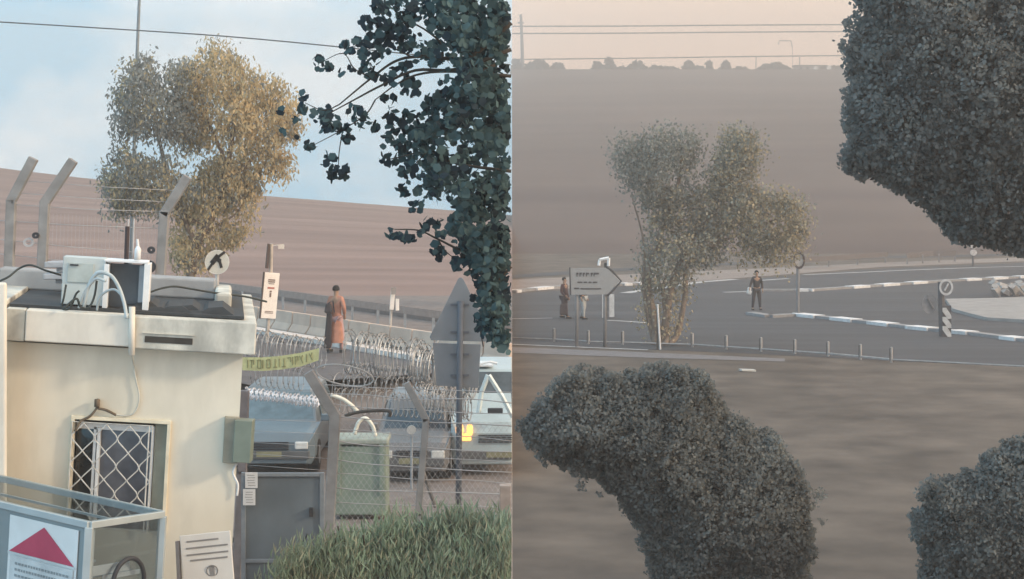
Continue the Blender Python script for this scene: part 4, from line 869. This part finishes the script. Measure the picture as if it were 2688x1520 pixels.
c_ = local(cl, P(2440, 798, CY + .05)); b = MB(); b.disc(c_, .36, .03, n=24, sx=.75); f2 = b.build('sign_face', mat('keep_faint', (.22, .22, .23), .6), cl)
b = MB(); b.tube([c_ + Vector((-.1, -.04, .2)), c_ + Vector((.12, -.04, -.18))], .05, 5); b.build('symbol', mat('keep_dark', (.13, .13, .14), .6), f2)
b = MB(); hz = [(2473, 802), (2497, 802), (2497, 884), (2475, 884)]; b.prism([local(cl, P(x, y, CY - .14)) for x, y in hz], (0, .03, 0)); hp_ = b.build('hazard_panel', mat('haz_dark', (.07, .07, .08), .7), cl)
b = MB()
for y in (808, 832, 856): b.prism([local(cl, P(x, yy, CY - .15)) for x, yy in ((2474, y), (2484, y), (2497, y + 20), (2497, y + 29), (2488, y + 29), (2474, y + 10))], (0, -.01, 0))
b.build('stripes', mat('haz_white', (.5, .5, .5), .6), hp_)
fs_ = thing('small_beacon', 'tiny pale two-lamp signal on a post under the big dark tree', 'signal', G(2554, 700)); SY = fs_.location.y
b = MB(); b.tube([(0, 0, 0), local(fs_, P(2554, 645, SY))], .07, 6); b.build('post', pm, fs_)
for y, r_ in ((645, .2), (663, .2)): b = MB(); b.disc(local(fs_, P(2555, y, SY - .1)), r_, .1, n=14, sx=1.1); b.build('lamp_head', mat('beacon_pale', (.55, .5, .48), .6), fs_)
rk = MB(); rnd = random.Random(3)
for i in range(26):
    q = G(2610 + rnd.random() * 110, 772 + rnd.random() * 14); s_ = .2 + rnd.random() * .25; rk.box(q + Vector((0, 0, .2 + rnd.random() * .35)), (s_ * 1.6, s_, s_ * .8), Euler((rnd.random(), rnd.random(), rnd.random())).to_matrix(), taper=.6)
tag(rk.build('stone_pile', mat('pale_stone', (.34, .32, .31), .9, .2)), 'pile of pale stones on the traffic island at the right edge', 'stone pile')
# guard rails across the far side
for lb, pts in (('long grey guard rail on the far side of the road, left piece', [(2100, 706), (2200, 700), (2330, 690)]), ('faint grey guard rail on the far side of the road, right piece', [(2380, 694), (2450, 688), (2510, 687)])):
    gr = thing('guard_rail', lb, 'guard rail', G(*pts[0]), group='far guard rails'); b = MB()
    for a_, c__ in zip(pts, pts[1:]): p_ = local(gr, G(*a_)); q_ = local(gr, G(*c__)); b.prism([p_ + Vector((0, 0, .4)), p_ + Vector((0, 0, .75)), q_ + Vector((0, 0, .75)), q_ + Vector((0, 0, .4))], (0, .08, 0))
    b.build('rail', mat('rail_hazy', (.12, .11, .115), .7), gr)
    for t_ in (0.02, .33, .66, .98): p_ = local(gr, G(pts[0][0] + (pts[-1][0] - pts[0][0]) * t_, pts[0][1] + (pts[-1][1] - pts[0][1]) * t_)); b = MB(); b.box(p_ + Vector((0, .1, .3)), (.1, .08, .6)); b.build('post', sg_post, gr)
ords = ['first', 'second', 'third', 'fourth', 'fifth', 'sixth', 'seventh', 'eighth', 'ninth', 'tenth']
bolx = [(1455, 898), (1545, 904), (1635, 906), (1818, 912), (1907, 918), (1998, 924), (2087, 930), (2174, 936), (2259, 944), (2340, 952)]
bm_ = mat('bollard_grey', (.36, .34, .33), .8, .12); proto = None
for i, (x, y) in enumerate(bolx):
    if proto is None:
        root = thing('bollard', '', 'bollard', G(x, y), group='short posts along the roadside'); proto = root
        b = MB(); b.tube([(0, 0, 0), (0, 0, .47)], .042, 8); b.tube([(0, 0, .47), (0, 0, .50)], [.042, .02], 8); pb_ = b.build('post', bm_, root, smooth=False)
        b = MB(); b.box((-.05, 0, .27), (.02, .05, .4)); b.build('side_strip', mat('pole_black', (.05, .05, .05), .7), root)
    else:
        root = proto.copy(); COL.objects.link(root); root.location = G(x, y)
        for ch in proto.children: c__ = ch.copy(); COL.objects.link(c__); c__.parent = root
    root['label'] = 'short grey roadside bollard, ' + ords[i] + ' from the left in its row'
rl = thing('edge_rail', 'low pale rail linking the feet of the roadside bollards', 'rail', G(1800, 914)); b = MB()
for (x0, y0), (x1, y1) in zip([(1345, 894)] + bolx, bolx): b.tube([local(rl, G(x0, y0) + Vector((0, 0, .1))), local(rl, G(x1, y1) + Vector((0, 0, .1)))], .035, 5)
b.tube([local(rl, G(2340, 952) + Vector((0, 0, .1))), local(rl, G(2720, 972) + Vector((0, 0, .1)))], .03, 5)
b.build('rail_bar', mat('edge_rail_paint', (.33, .32, .32), .8), rl)
b = MB(); q = G(1962, 975); b.box(q + Vector((0, 0, .04)), (.45, .3, .05), Euler((0, .05, .2)).to_matrix()); tag(b.build('litter', mat('litter_pale', (.5, .5, .48), .7)), 'small pale scrap of litter lying on the dry field', 'litter')

# power line on the ridge
pp = thing('power_pole', 'tall pale pole carrying the wires on the far ridge at left', 'pole', Vector((P(1372, 0, 560).x, 560, h_right(0, 560))))
b = MB(); b.tube([(0, 0, 0), local(pp, P(1370, 100, 560)), local(pp, P(1367, 38, 560))], [.55, .45, .38], 8); b.build('pole', mat('far_pole', (.18, .16, .16), .8), pp)
b = MB(); b.box(local(pp, P(1367, 60, 559.4)), (1.8, .3, .5)); b.build('cross_arm', mat('far_pole', (.18, .16, .16), .8), pp)
for lb, r0, r1, th in (('uppermost of three wires over the far ridge', 69, 64, .2), ('middle of three wires over the far ridge', 88, 82, .2), ('lowest of three wires, just above the ridge trees', 156, 144, .18)):
    b = MB(); b.tube(catmull([P(1344.6, r0, 560), P(1650, (r0 * 2 + r1) / 3 + 1, 560), P(2000, (r0 + 2 * r1) / 3, 560), P(2450, r1, 560)]), th, 5); tag(b.build('power_wire', mat('far_wire', (.07, .055, .05), .8), smooth=True), lb, 'wire', 'wires over the ridge')
for lb, pts in (('faint catenary mast with short arm between the wires', [(2043, 118), (2045, 107), (2076, 107), (2080, 125)]), ('thin faint mast on the ridge near the flat building', [(1984, 182), (1985, 148)]), ('thin faint mast right of the flat building on the ridge', [(2099, 180), (2099, 150)])):
    b = MB(); 
    if len(pts) == 4: pts = pts
    b.tube([P(x, y, 555) for x, y in pts], .16, 5)
    if len(pts) == 4: b.tube([P(2080, 125, 555), P(2081, 186, 555)], .07, 5)
    tag(b.build('mast', mat('faint_mast', (.30, .26, .24), .8)), lb, 'mast')

# ridge trees, farm building, white blocks standing in for lights
frm = [leafmat('far_leaf', (.10, .088, .08)), leafmat('far_leaf_dark', (.075, .065, .06))]
ridge = [(1352, 158, 30, 'clipped round'), (1400, 166, 46, 'low wide'), (1418, 160, 40, 'domed'), (1464, 168, 34, 'small round'), (1568, 165, 26, 'square'), (1600, 153, 38, 'tall pointed'), (1632, 178, 26, 'low flat'), (1672, 164, 46, 'wide domed'), (1725, 176, 44, 'very low flat'), (1760, 179, 50, 'thin hedge-like'), (1808, 162, 34, 'steep topped'), (1835, 176, 30, 'sloping'), (1862, 164, 14, 'narrow spired'), (1905, 163, 24, 'spruce shaped'), (1945, 180, 40, 'flat scrubby'), (2010, 172, 36, 'rounded grey'), (2040, 166, 34, 'bushy'), (2060, 176, 30, 'drooping'), (2195, 176, 44, 'ragged'), (2170, 178, 20, 'tiny dark')]
for i, (x, t_, w_, wd) in enumerate(ridge):
    base = 192; nb_ = ridge[i - 1][3] if i else None
    tr = thing('tree', wd + (' tree at the left end of the far ridge' if not i else ' far tree on the ridge, next right after the ' + nb_ + ' one'), 'tree', Vector((P(x, 0, 560).x, 560, h_right(0, 560))), group='trees along the far ridge')
    if wd in ('narrow spired', 'spruce shaped', 'tall pointed', 'steep topped'): poly = [(x - w_ / 2, base), (x - w_ * .42, (base + t_) / 2 + 4), (x - 3, t_), (x + 3, t_), (x + w_ * .42, (base + t_) / 2 + 4), (x + w_ / 2, base)]
    else: poly = [(x - w_ / 2, base), (x - w_ * .5, (base + t_) / 2), (x - w_ * .25, t_), (x + w_ * .2, t_ + 1), (x + w_ * .5, (base + t_) / 2), (x + w_ / 2, base)]
    poly = [(max(a_, 1347), c__) for a_, c__ in poly]
    pts, cc_ = crown_points(poly, 560, 700, 2.0, clump=.22, per=7); pts = pts - np.array(tr.location); 
    cr_ = leaves_mesh('crown', pts, .75, frm, (cc_ > .6).astype(int), parent=tr, shape=1.6)
    b = MB(); b.tube([(0, 0, 0), (0, 0, 1.6)], [.25, .18], 6); b.build('trunk', mat('far_pole', (.18, .16, .16), .8), tr)
hm = mat('far_house', (.36, .32, .30), .8)
hs_ = thing('farm_building', 'long low flat roofed building among the ridge trees', 'building', Vector((P(2125, 0, 565).x, 565, h_right(0, 565)))); b = MB(); z1_ = local(hs_, P(0, 173, 565)).z; b.box((0, 0, z1_ / 2 - .2), (9, 5, z1_)); b.build('wall', hm, hs_)
b = MB(); b.box((0, 0, z1_ - .05), (9.8, 5.8, .35)); b.build('roof', mat('far_roof', (.14, .12, .12), .8), hs_)
for x in (-3, -1, 1, 3): b = MB(); b.box((x, -2.52, z1_ * .5), (.8, .06, .7)); b.build('window', glassd, hs_)
for lb, x, y in (('bright white gabled block standing in for a light, left of the ridge mast', 2141, 180), ('bright white gabled block standing in for a light, right of the flat building', 2176, 179)):
    o_ = thing('light_block', lb, 'light stand-in', Vector((P(x, 0, 556).x, 556, h_right(0, 556))), group='white blocks standing in for ridge lights'); zt2 = local(o_, P(x, y - 4, 556)).z  # bright white blocks added in place of small white lights on the ridge
    b = MB(); b.box((0, 0, zt2 / 2), (1.1, 1, zt2)); b.build('wall', mat('bright_white', (.9, .88, .85), .6), o_); b = MB(); b.prism([(-.65, -.6, zt2), (.65, -.6, zt2), (0, -.6, zt2 + .35)], (0, 1.2, 0)); b.build('roof', mat('bright_white', (.9, .88, .85), .6), o_)

# ================================================================= TREES
bark = mat('bark', (.17, .13, .10), .9, .3, scale=8, bump=.3); barkd = mat('bark_dark', (.05, .045, .04), .9, .3, scale=8)
# golden eucalyptus of the left view
LT = 52.0
et = thing('tree', 'tall golden green eucalyptus lit from the right, behind the booth roof', 'tree', gz(540, LT))
mats_e = [leafmat('euc_gold_lit', (.60, .48, .29), .5), leafmat('euc_olive', (.44, .39, .26), .5), leafmat('euc_grey_shade', (.26, .28, .27), .45)]  # sunlight on the right lobes and shade on the left painted into leaf colours
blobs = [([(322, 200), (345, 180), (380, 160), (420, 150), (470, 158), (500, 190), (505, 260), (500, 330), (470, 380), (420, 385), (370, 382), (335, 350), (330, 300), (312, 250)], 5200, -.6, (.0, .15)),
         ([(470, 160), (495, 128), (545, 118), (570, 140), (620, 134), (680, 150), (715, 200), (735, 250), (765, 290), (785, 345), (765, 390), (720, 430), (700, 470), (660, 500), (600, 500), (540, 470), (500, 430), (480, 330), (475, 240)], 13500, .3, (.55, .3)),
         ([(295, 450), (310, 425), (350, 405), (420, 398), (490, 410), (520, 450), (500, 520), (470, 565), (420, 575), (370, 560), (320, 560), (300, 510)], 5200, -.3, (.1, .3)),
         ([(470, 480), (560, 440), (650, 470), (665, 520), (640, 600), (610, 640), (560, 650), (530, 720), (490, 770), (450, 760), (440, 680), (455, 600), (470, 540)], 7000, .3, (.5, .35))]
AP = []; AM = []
for poly, n_, dy, (lit_share, ol) in blobs:
    pts, cc_ = crown_points(poly, LT, int(n_ * 1.15), 1.5, clump=.15, per=12, rough=22, lobes=int(n_ / 270) + 4, lobe_r=31); pts[:, 1] += dy; AP.append(pts); AM.append(np.where(cc_ < lit_share, 0, np.where(cc_ < lit_share + ol, 1, 2)))
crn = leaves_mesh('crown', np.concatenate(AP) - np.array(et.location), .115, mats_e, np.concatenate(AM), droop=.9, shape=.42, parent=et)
pe = lambda *q: [local(et, P(x, y, LT)) for x, y in q]
branch_mesh([([Vector((0, 0, 0))] + pe((500, 760), (520, 640), (560, 560), (600, 420), (620, 280), (640, 190)), .17, .03), (pe((515, 650), (470, 540), (430, 420), (400, 260), (390, 190)), .09, .02), (pe((540, 600), (480, 560), (400, 500), (330, 470)), .06, .015),
             (pe((580, 500), (660, 420), (730, 350)), .06, .015), (pe((600, 440), (540, 300), (510, 180)), .06, .015), (pe((520, 640), (560, 600), (620, 560), (650, 510)), .05, .012), (pe((490, 690), (520, 620), (545, 560)), .045, .012)], 'trunk', bark, et)
# near dark tree hanging in from above
NT = 10.5
dt = thing('tree', 'near dark teal broadleaf tree hanging in at the top right of the bright half', 'tree', (.95, 2.2, 0))
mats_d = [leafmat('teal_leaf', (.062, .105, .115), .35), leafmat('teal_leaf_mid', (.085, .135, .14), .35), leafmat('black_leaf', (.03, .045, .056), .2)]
mass = [(1020, -40), (1344, -40), (1344, 930), (1318, 905), (1290, 850), (1262, 760), (1235, 700), (1215, 640), (1165, 585), (1120, 540), (1070, 480), (1060, 430), (1030, 390), (1050, 330), (1120, 290), (1150, 230), (1120, 170), (1060, 130), (1020, 70)]
pts, cc_ = crown_points(mass, NT, 5200, .9, clump=.032, per=8, rough=12, lobes=85, lobe_r=24); xx = pts[:, 0]
prob = .30 + .7 * np.clip((1344 + xx / NT * F - 1060) / 210, 0, 1); keep = RNG.random(len(pts)) < prob
AP = [pts[keep]]; AM = [np.where(cc_ < .45, 0, np.where(cc_ < .8, 1, 2))[keep]]
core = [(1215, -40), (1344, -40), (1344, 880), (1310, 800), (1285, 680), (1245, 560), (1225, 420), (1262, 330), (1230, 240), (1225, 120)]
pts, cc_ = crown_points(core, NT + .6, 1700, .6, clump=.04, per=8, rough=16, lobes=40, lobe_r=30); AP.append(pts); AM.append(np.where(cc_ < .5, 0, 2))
cl_ = [(1080, 20, 45, 26), (1030, 65, 26, 14), (985, 108, 24, 13), (1012, 92, 25, 12), (905, 130, 16, 7), (925, 128, 8, 3), (840, 165, 20, 8), (862, 175, 10, 3), (1060, 110, 30, 14), (970, 165, 26, 10), (960, 192, 14, 4), (795, 250, 12, 4), (792, 285, 12, 6), (778, 310, 8, 4), (845, 300, 26, 14), (880, 330, 26, 14), (855, 335, 18, 8), (930, 290, 18, 8), (945, 315, 24, 10), (910, 350, 22, 9), (813, 385, 14, 6), (870, 405, 16, 6), (888, 455, 24, 13), (868, 462, 12, 5), (912, 440, 8, 4), (855, 430, 8, 2), (1022, 300, 18, 7), (1016, 355, 9, 3), (1015, 420, 15, 7), (1072, 445, 24, 12), (1082, 320, 30, 14), (1100, 362, 36, 16), (1120, 300, 26, 10), (1145, 420, 36, 18), (1010, 260, 8, 3), (1035, 262, 10, 3), (895, 185, 9, 2), (925, 178, 10, 3), (1140, 45, 30, 16),
       (1030, 612, 14, 7), (1062, 622, 13, 6), (1082, 632, 10, 4), (1105, 612, 8, 3), (1140, 655, 20, 8), (1160, 668, 13, 5), (1120, 590, 18, 6), (1160, 600, 24, 10), (1205, 690, 22, 10), (1235, 680, 20, 9), (1240, 780, 10, 4), (740, 345, 7, 2), (735, 290, 7, 2), (775, 355, 8, 2), (1255, 840, 16, 7), (1225, 640, 24, 12), (965, 145, 22, 8), (1005, 135, 20, 7), (1000, 20, 22, 12), (960, 60, 18, 9), (1035, 110, 24, 14), (1050, 180, 26, 12), (1020, 210, 18, 8), (940, 105, 14, 7), (1000, 60, 20, 10), (1075, 230, 26, 12), (1040, 330, 20, 9), (985, 330, 12, 5), (1060, 500, 16, 7), (1090, 540, 18, 8), (985, 195, 12, 5)]
cp = []
for x, y, r_, n_ in cl_:
    for _ in range(int(n_ * 1.7)): a_ = random.uniform(0, 6.28); q = r_ * math.sqrt(random.random()); cp.append(P(x + q * math.cos(a_), y + q * math.sin(a_), NT + random.uniform(-.12, .12)))
AP.append(np.array([tuple(c) for c in cp])); AM.append(np.where(RNG.random(len(cp)) < .5, 0, 2))
allp = np.concatenate(AP) - np.array(dt.location)
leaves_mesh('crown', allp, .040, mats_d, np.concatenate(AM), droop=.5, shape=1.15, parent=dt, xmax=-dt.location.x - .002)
pd = lambda *q: [local(dt, P(x, y, NT)) for x, y in q]
twigs = [(pd((1342, 60), (1230, 150), (1110, 148), (1040, 160), (975, 205), (890, 275)), .014, .004), (pd((1342, 130), (1200, 182), (1090, 185), (1000, 225), (930, 262), (860, 300)), .012, .003), (pd((1342, 200), (1190, 188), (1100, 195), (1040, 222), (985, 262)), .010, .003),
         (pd((1300, 170), (1180, 230), (1145, 290), (1100, 350)), .009, .003), (pd((1160, 160), (1155, 110), (1080, 60), (1020, 70)), .008, .003), (pd((1080, 150), (1040, 130), (980, 110)), .006, .002), (pd((975, 205), (930, 180), (900, 140), (840, 165)), .004, .002), (pd((890, 275), (850, 290), (800, 270)), .004, .002),
         (pd((985, 262), (960, 300), (900, 340), (815, 385)), .005, .002), (pd((900, 340), (890, 400), (888, 455)), .004, .002), (pd((1342, 640), (1230, 660), (1150, 628), (1100, 605), (1035, 602)), .009, .003), (pd((1150, 628), (1170, 660), (1210, 690)), .004, .002), (pd((1342, 450), (1200, 430), (1120, 400), (1015, 420)), .010, .003), (pd((1120, 400), (1080, 440)), .004, .002), (pd((1342, 700), (1290, 760), (1262, 850), (1268, 910)), .008, .003)]
branch_mesh(twigs, 'twigs', barkd, dt, 5)
branch_mesh([([Vector((0, 0, 0)), Vector((0, 0, 3)), Vector((-.05, .2, 6.6)), Vector((-.5, 2.5, 8.2)), Vector((-1.05, 6.5, 8.4)), local(dt, P(1300, -60, NT))], .14, .03)], 'trunk', barkd, dt, 9)
# hazy eucalyptus of the right view
HT = 67.0
ht = thing('tree', 'hazy lopsided eucalyptus standing by the road in the dusty half', 'tree', G(1722, 905))
mats_h = [leafmat('haze_euc_gold_lit', (.40, .34, .235), .3), leafmat('haze_euc_olive', (.30, .29, .235), .3), leafmat('haze_euc_grey_shade', (.25, .265, .245), .45)]  # gold paints the sunlit lobes, grey the shaded ones, as leaf colour
blobs = [([(1618, 430), (1640, 420), (1690, 380), (1735, 340), (1785, 322), (1830, 350), (1838, 400), (1840, 450), (1830, 510), (1780, 530), (1720, 540), (1650, 520), (1622, 480)], 5200, (.0, .1)),
         ([(1885, 350), (1900, 332), (1950, 330), (1975, 360), (2000, 440), (1960, 470), (1920, 500), (1880, 520), (1872, 480), (1890, 420)], 3200, (.25, .4)),
         ([(1850, 520), (1930, 490), (2010, 500), (2060, 530), (2100, 545), (2105, 600), (2080, 640), (2010, 640), (1930, 625), (1860, 620), (1780, 600), (1700, 600), (1690, 560), (1760, 530)], 6500, (.3, .4)),
         ([(1690, 560), (1760, 580), (1900, 600), (1890, 650), (1850, 700), (1790, 740), (1740, 740), (1715, 760), (1700, 740), (1685, 700), (1690, 640)], 3400, (.15, .35)),
         ([(2020, 520), (2100, 560), (2110, 600), (2070, 690), (2000, 690), (1940, 680), (1900, 660), (1980, 640), (2040, 640)], 1300, (.8, .2)),
         ([(1705, 700), (1800, 690), (1800, 800), (1785, 870), (1712, 880), (1708, 800)], 700, (.7, .3))]
AP = []; AM = []
for poly, n_, (lit_share, ol) in blobs:
    pts, cc_ = crown_points(poly, HT, int(n_ * 1.35), 1.6, clump=.22, per=10, rough=18, lobes=int(n_ / 290) + 4, lobe_r=31); AP.append(pts); AM.append(np.where(cc_ < lit_share, 0, np.where(cc_ < lit_share + ol, 1, 2)))
leaves_mesh('crown', np.concatenate(AP) - np.array(ht.location), .105, mats_h, np.concatenate(AM), droop=.5, shape=.7, parent=ht)
pe = lambda *q: [local(ht, P(x, y, HT)) for x, y in q]
barkh = mat('bark_pale', (.20, .155, .125), .9, .2, scale=5)
branch_mesh([([Vector((0, 0, 0))] + pe((1722, 860), (1700, 740), (1730, 620), (1780, 480), (1790, 380)), .2, .03), ([Vector((.25, .1, 0))] + pe((1745, 860), (1765, 740), (1810, 640), (1880, 540), (1930, 400)), .18, .03), ([Vector((.45, 0, 0))] + pe((1780, 870), (1800, 760), (1800, 700), (1860, 650), (2000, 590), (2070, 560)), .12, .03),
             ([Vector((.05, -.1, 0))] + pe((1712, 880), (1690, 760), (1690, 640), (1660, 520)), .12, .02), ([Vector((.3, -.2, 0))] + pe((1752, 870), (1740, 760), (1760, 700)), .10, .04)], 'trunk', barkh, ht)
# big dark tree top right
mats_n = [leafmat('slate_leaf', (.20, .215, .215), .5), leafmat('slate_leaf_mid', (.215, .225, .215), .5), leafmat('slate_leaf_low', (.185, .20, .20), .5)]
def near_tree(label, poly, Y, n, depth, leaf, base, trunk, clump=.05, extra=()):
    t_ = thing('tree', label, 'tree', base)
    pts, cc_ = crown_points(poly, Y, n, depth, clump=clump, per=10, rough=9)
    AP = [pts]; AM = [np.where(cc_ < .5, 0, np.where(cc_ < .75, 1, 2))]
    pr_ = []
    per_ = sum(math.dist(poly[i_], poly[(i_ + 1) % len(poly)]) for i_ in range(len(poly)))
    for i_ in range(len(poly)):
        (ax, ay), (bx, by) = poly[i_], poly[(i_ + 1) % len(poly)]; L_ = math.dist((ax, ay), (bx, by)); f_ = random.uniform(0, 12)
        while f_ < L_: pr_.append((ax + (bx - ax) * f_ / L_ + random.uniform(-7, 7), ay + (by - ay) * f_ / L_ + random.uniform(-7, 7), random.choice((7, 10, 14, 20, 26)))); f_ += random.uniform(9, 26)
    px_leaf = leaf / Y * F
    for x, y, r_ in pr_:
        k_ = int(2.6 * r_ * r_ * 3.14 / (px_leaf * px_leaf * .5)); a_ = RNG.uniform(0, 6.283, k_); q_ = r_ * np.sqrt(RNG.random(k_)); dy_ = RNG.uniform(-.25, .25)
        AP.append(np.stack([(x + q_ * np.cos(a_) - 1344) * Y / F, Y + dy_ + RNG.normal(size=k_) * r_ * Y / F * .6, EYE - (y + q_ * np.sin(a_) - HOR) * Y / F], 1)); AM.append(RNG.integers(0, 3, k_))
    extra = [(x, y, r_, k_ * 3) for x, y, r_, k_ in extra]
    for x, y, r_, k_ in extra:
        c = np.array([tuple(P(x + random.gauss(0, r_ * .5), y + random.gauss(0, r_ * .5), Y + random.uniform(-.3, .3))) for _ in range(k_)]); AP.append(c); AM.append(RNG.integers(0, 3, k_))
    A_ = np.concatenate(AP); leaves_mesh('crown', A_ - np.array(t_.location), leaf, mats_n, np.concatenate(AM), droop=.2, shape=1.2, parent=t_)
    branch_mesh([([local(t_, Vector(q)) for q in tr_], a_, c__) for tr_, a_, c__ in trunk], 'trunk', barkd, t_)
    return t_
BT = 26.0
near_tree('huge dark hazy tree filling the top right corner', [(2262, -120), (2255, -20), (2268, 60), (2240, 105), (2228, 150), (2252, 180), (2243, 230), (2228, 300), (2250, 330), (2236, 400), (2228, 435), (2260, 450), (2330, 475), (2385, 500), (2430, 535), (2470, 570), (2500, 615), (2560, 640), (2640, 652), (2760, 660), (2950, 600), (3050, 300), (3050, -120)], BT, 150000, 1.8, .044, (8.6, BT, 0),
          [([(8.6, BT, 0), (8.6, BT, 3), (8.4, BT, 6), (8.0, BT, 9)], .28, .08), ([(8.5, BT, 4), (7.2, BT, 6.5), (6.0, BT, 7.5)], .12, .03), ([(8.5, BT, 5), (9.2, BT, 7.2)], .1, .03)],
          extra=[(2225, 60, 14, 16), (2232, 90, 14, 14), (2215, 118, 16, 18), (2222, 130, 12, 12), (2248, 40, 12, 10), (2218, 238, 10, 12), (2232, 280, 10, 10), (2222, 340, 11, 14), (2212, 428, 12, 14), (2240, 445, 14, 12), (2245, 168, 10, 12)])
LTY = 24.0
near_tree('dark lopsided tree crown leaning right, bottom centre-left of the dusty half', [(1402, 1090), (1425, 1050), (1460, 1030), (1495, 990), (1530, 982), (1560, 998), (1640, 992), (1700, 985), (1765, 978), (1830, 984), (1845, 1020), (1870, 1040), (1888, 1080), (1895, 1110), (1925, 1098), (1945, 1110), (1965, 1145), (2030, 1150), (2050, 1185), (2075, 1220), (2095, 1245), (2100, 1290), (2120, 1330), (2110, 1400), (2115, 1450), (2105, 1560), (1720, 1560), (1705, 1440), (1690, 1380), (1660, 1340), (1630, 1300), (1590, 1260), (1540, 1225), (1480, 1215), (1430, 1190), (1400, 1160), (1378, 1145), (1388, 1110)], LTY, 150000, 1.0, .033, (P(1950, 0, LTY).x, LTY, 0),
          [([(P(1950, 0, LTY).x, LTY, 0), P(1930, 1520, LTY), P(1850, 1350, LTY), P(1700, 1180, LTY), P(1560, 1080, LTY)], .13, .03), ([P(1930, 1500, LTY), P(1980, 1350, LTY), P(2020, 1230, LTY)], .07, .02)], clump=.035,
          extra=[(1395, 1120, 14, 26), (1415, 1195, 12, 14), (1430, 1220, 8, 8), (1530, 1245, 22, 30), (1525, 1278, 14, 14), (1575, 1300, 7, 5), (1640, 1330, 14, 14), (1870, 1060, 16, 22), (1925, 1105, 14, 18), (2055, 1200, 14, 16), (2085, 1235, 14, 18), (2148, 1296, 20, 26), (2130, 1325, 16, 14), (2160, 1370, 10, 8), (2125, 1390, 20, 20), (2120, 1425, 14, 14), (1760, 972, 12, 10)])
near_tree('dark olive bush crown rising in the bottom right corner', [(2425, 1560), (2420, 1440), (2418, 1390), (2428, 1330), (2440, 1275), (2500, 1260), (2560, 1255), (2600, 1225), (2610, 1200), (2650, 1195), (2700, 1160), (2900, 1120), (3000, 1300), (3000, 1560)], 22.0, 80000, 1.0, .032, (P(2720, 0, 22).x, 22, 0),
          [([(P(2720, 0, 22).x, 22, 0), P(2700, 1500, 22), P(2680, 1300, 22)], .12, .04), ([P(2710, 1520, 22), P(2580, 1380, 22)], .06, .02)], clump=.04)

# tall feathery shrub at the bottom of the left half
sh = thing('shrub', 'feathery grey green shrub with upright needles at the bottom of the bright half', 'shrub', P(1100, 0, 22) * 1.0)
sh.location = (P(1100, 0, 22).x, 22, 0)
poly = [(735, 1570), (790, 1500), (850, 1460), (920, 1435), (1000, 1425), (1060, 1430), (1110, 1415), (1150, 1385), (1185, 1365), (1215, 1360), (1250, 1385), (1300, 1395), (1343, 1385), (1343, 1570)]
pts, cc_ = crown_points(poly, 22.0, 42000, 1.2, clump=.09, per=9, rough=22, lobes=80, lobe_r=48); 
mats_s = [leafmat('shrub_grey', (.25, .33, .26), .3), leafmat('shrub_green', (.20, .29, .21), .3), leafmat('shrub_brown', (.28, .30, .23), .3)]
ms_ = np.where(cc_ < .5, 0, np.where(cc_ < .8, 1, 2))
leaves_mesh('foliage', pts - np.array([sh.location.x, sh.location.y, sh.location.z]), .12, mats_s, ms_, parent=sh, up=.42, shape=.13, xmax=-sh.location.x - .002)
b = MB()
for i in range(16): x = random.uniform(-1.3, 1.0); b.tube([(x * .6, random.uniform(-.2, .2), 0), (x, random.uniform(-.3, .3), 1.6 + random.uniform(0, .4))], [.03, .01], 5)
b.build('stem', barkd, sh)
tufts('grass', [(600, 1400), (800, 1340), (800, 1560), (600, 1560)], 900, .12, leafmat('blue_grass', (.10, .12, .12)))

# ================================================================= air
hb = MB(); hb.box((50, 307, 21.5), (430, 646, 69)); hz_o = hb.build('haze', [])
hm_ = bpy.data.materials.new('haze_air'); hm_.use_nodes = True; ht_ = hm_.node_tree; ht_.nodes.clear(); ho = ht_.nodes.new('ShaderNodeOutputMaterial'); hv = ht_.nodes.new('ShaderNodeVolumePrincipled')
hv.inputs['Color'].default_value = (.74, .685, .65, 1); hv.inputs['Density'].default_value = .0026; hv.inputs['Anisotropy'].default_value = .2
ht_.links.new(hv.outputs[0], ho.inputs['Volume']); hz_o.data.materials.clear(); hz_o.data.materials.append(hm_); hz_o['kind'] = 'stuff'
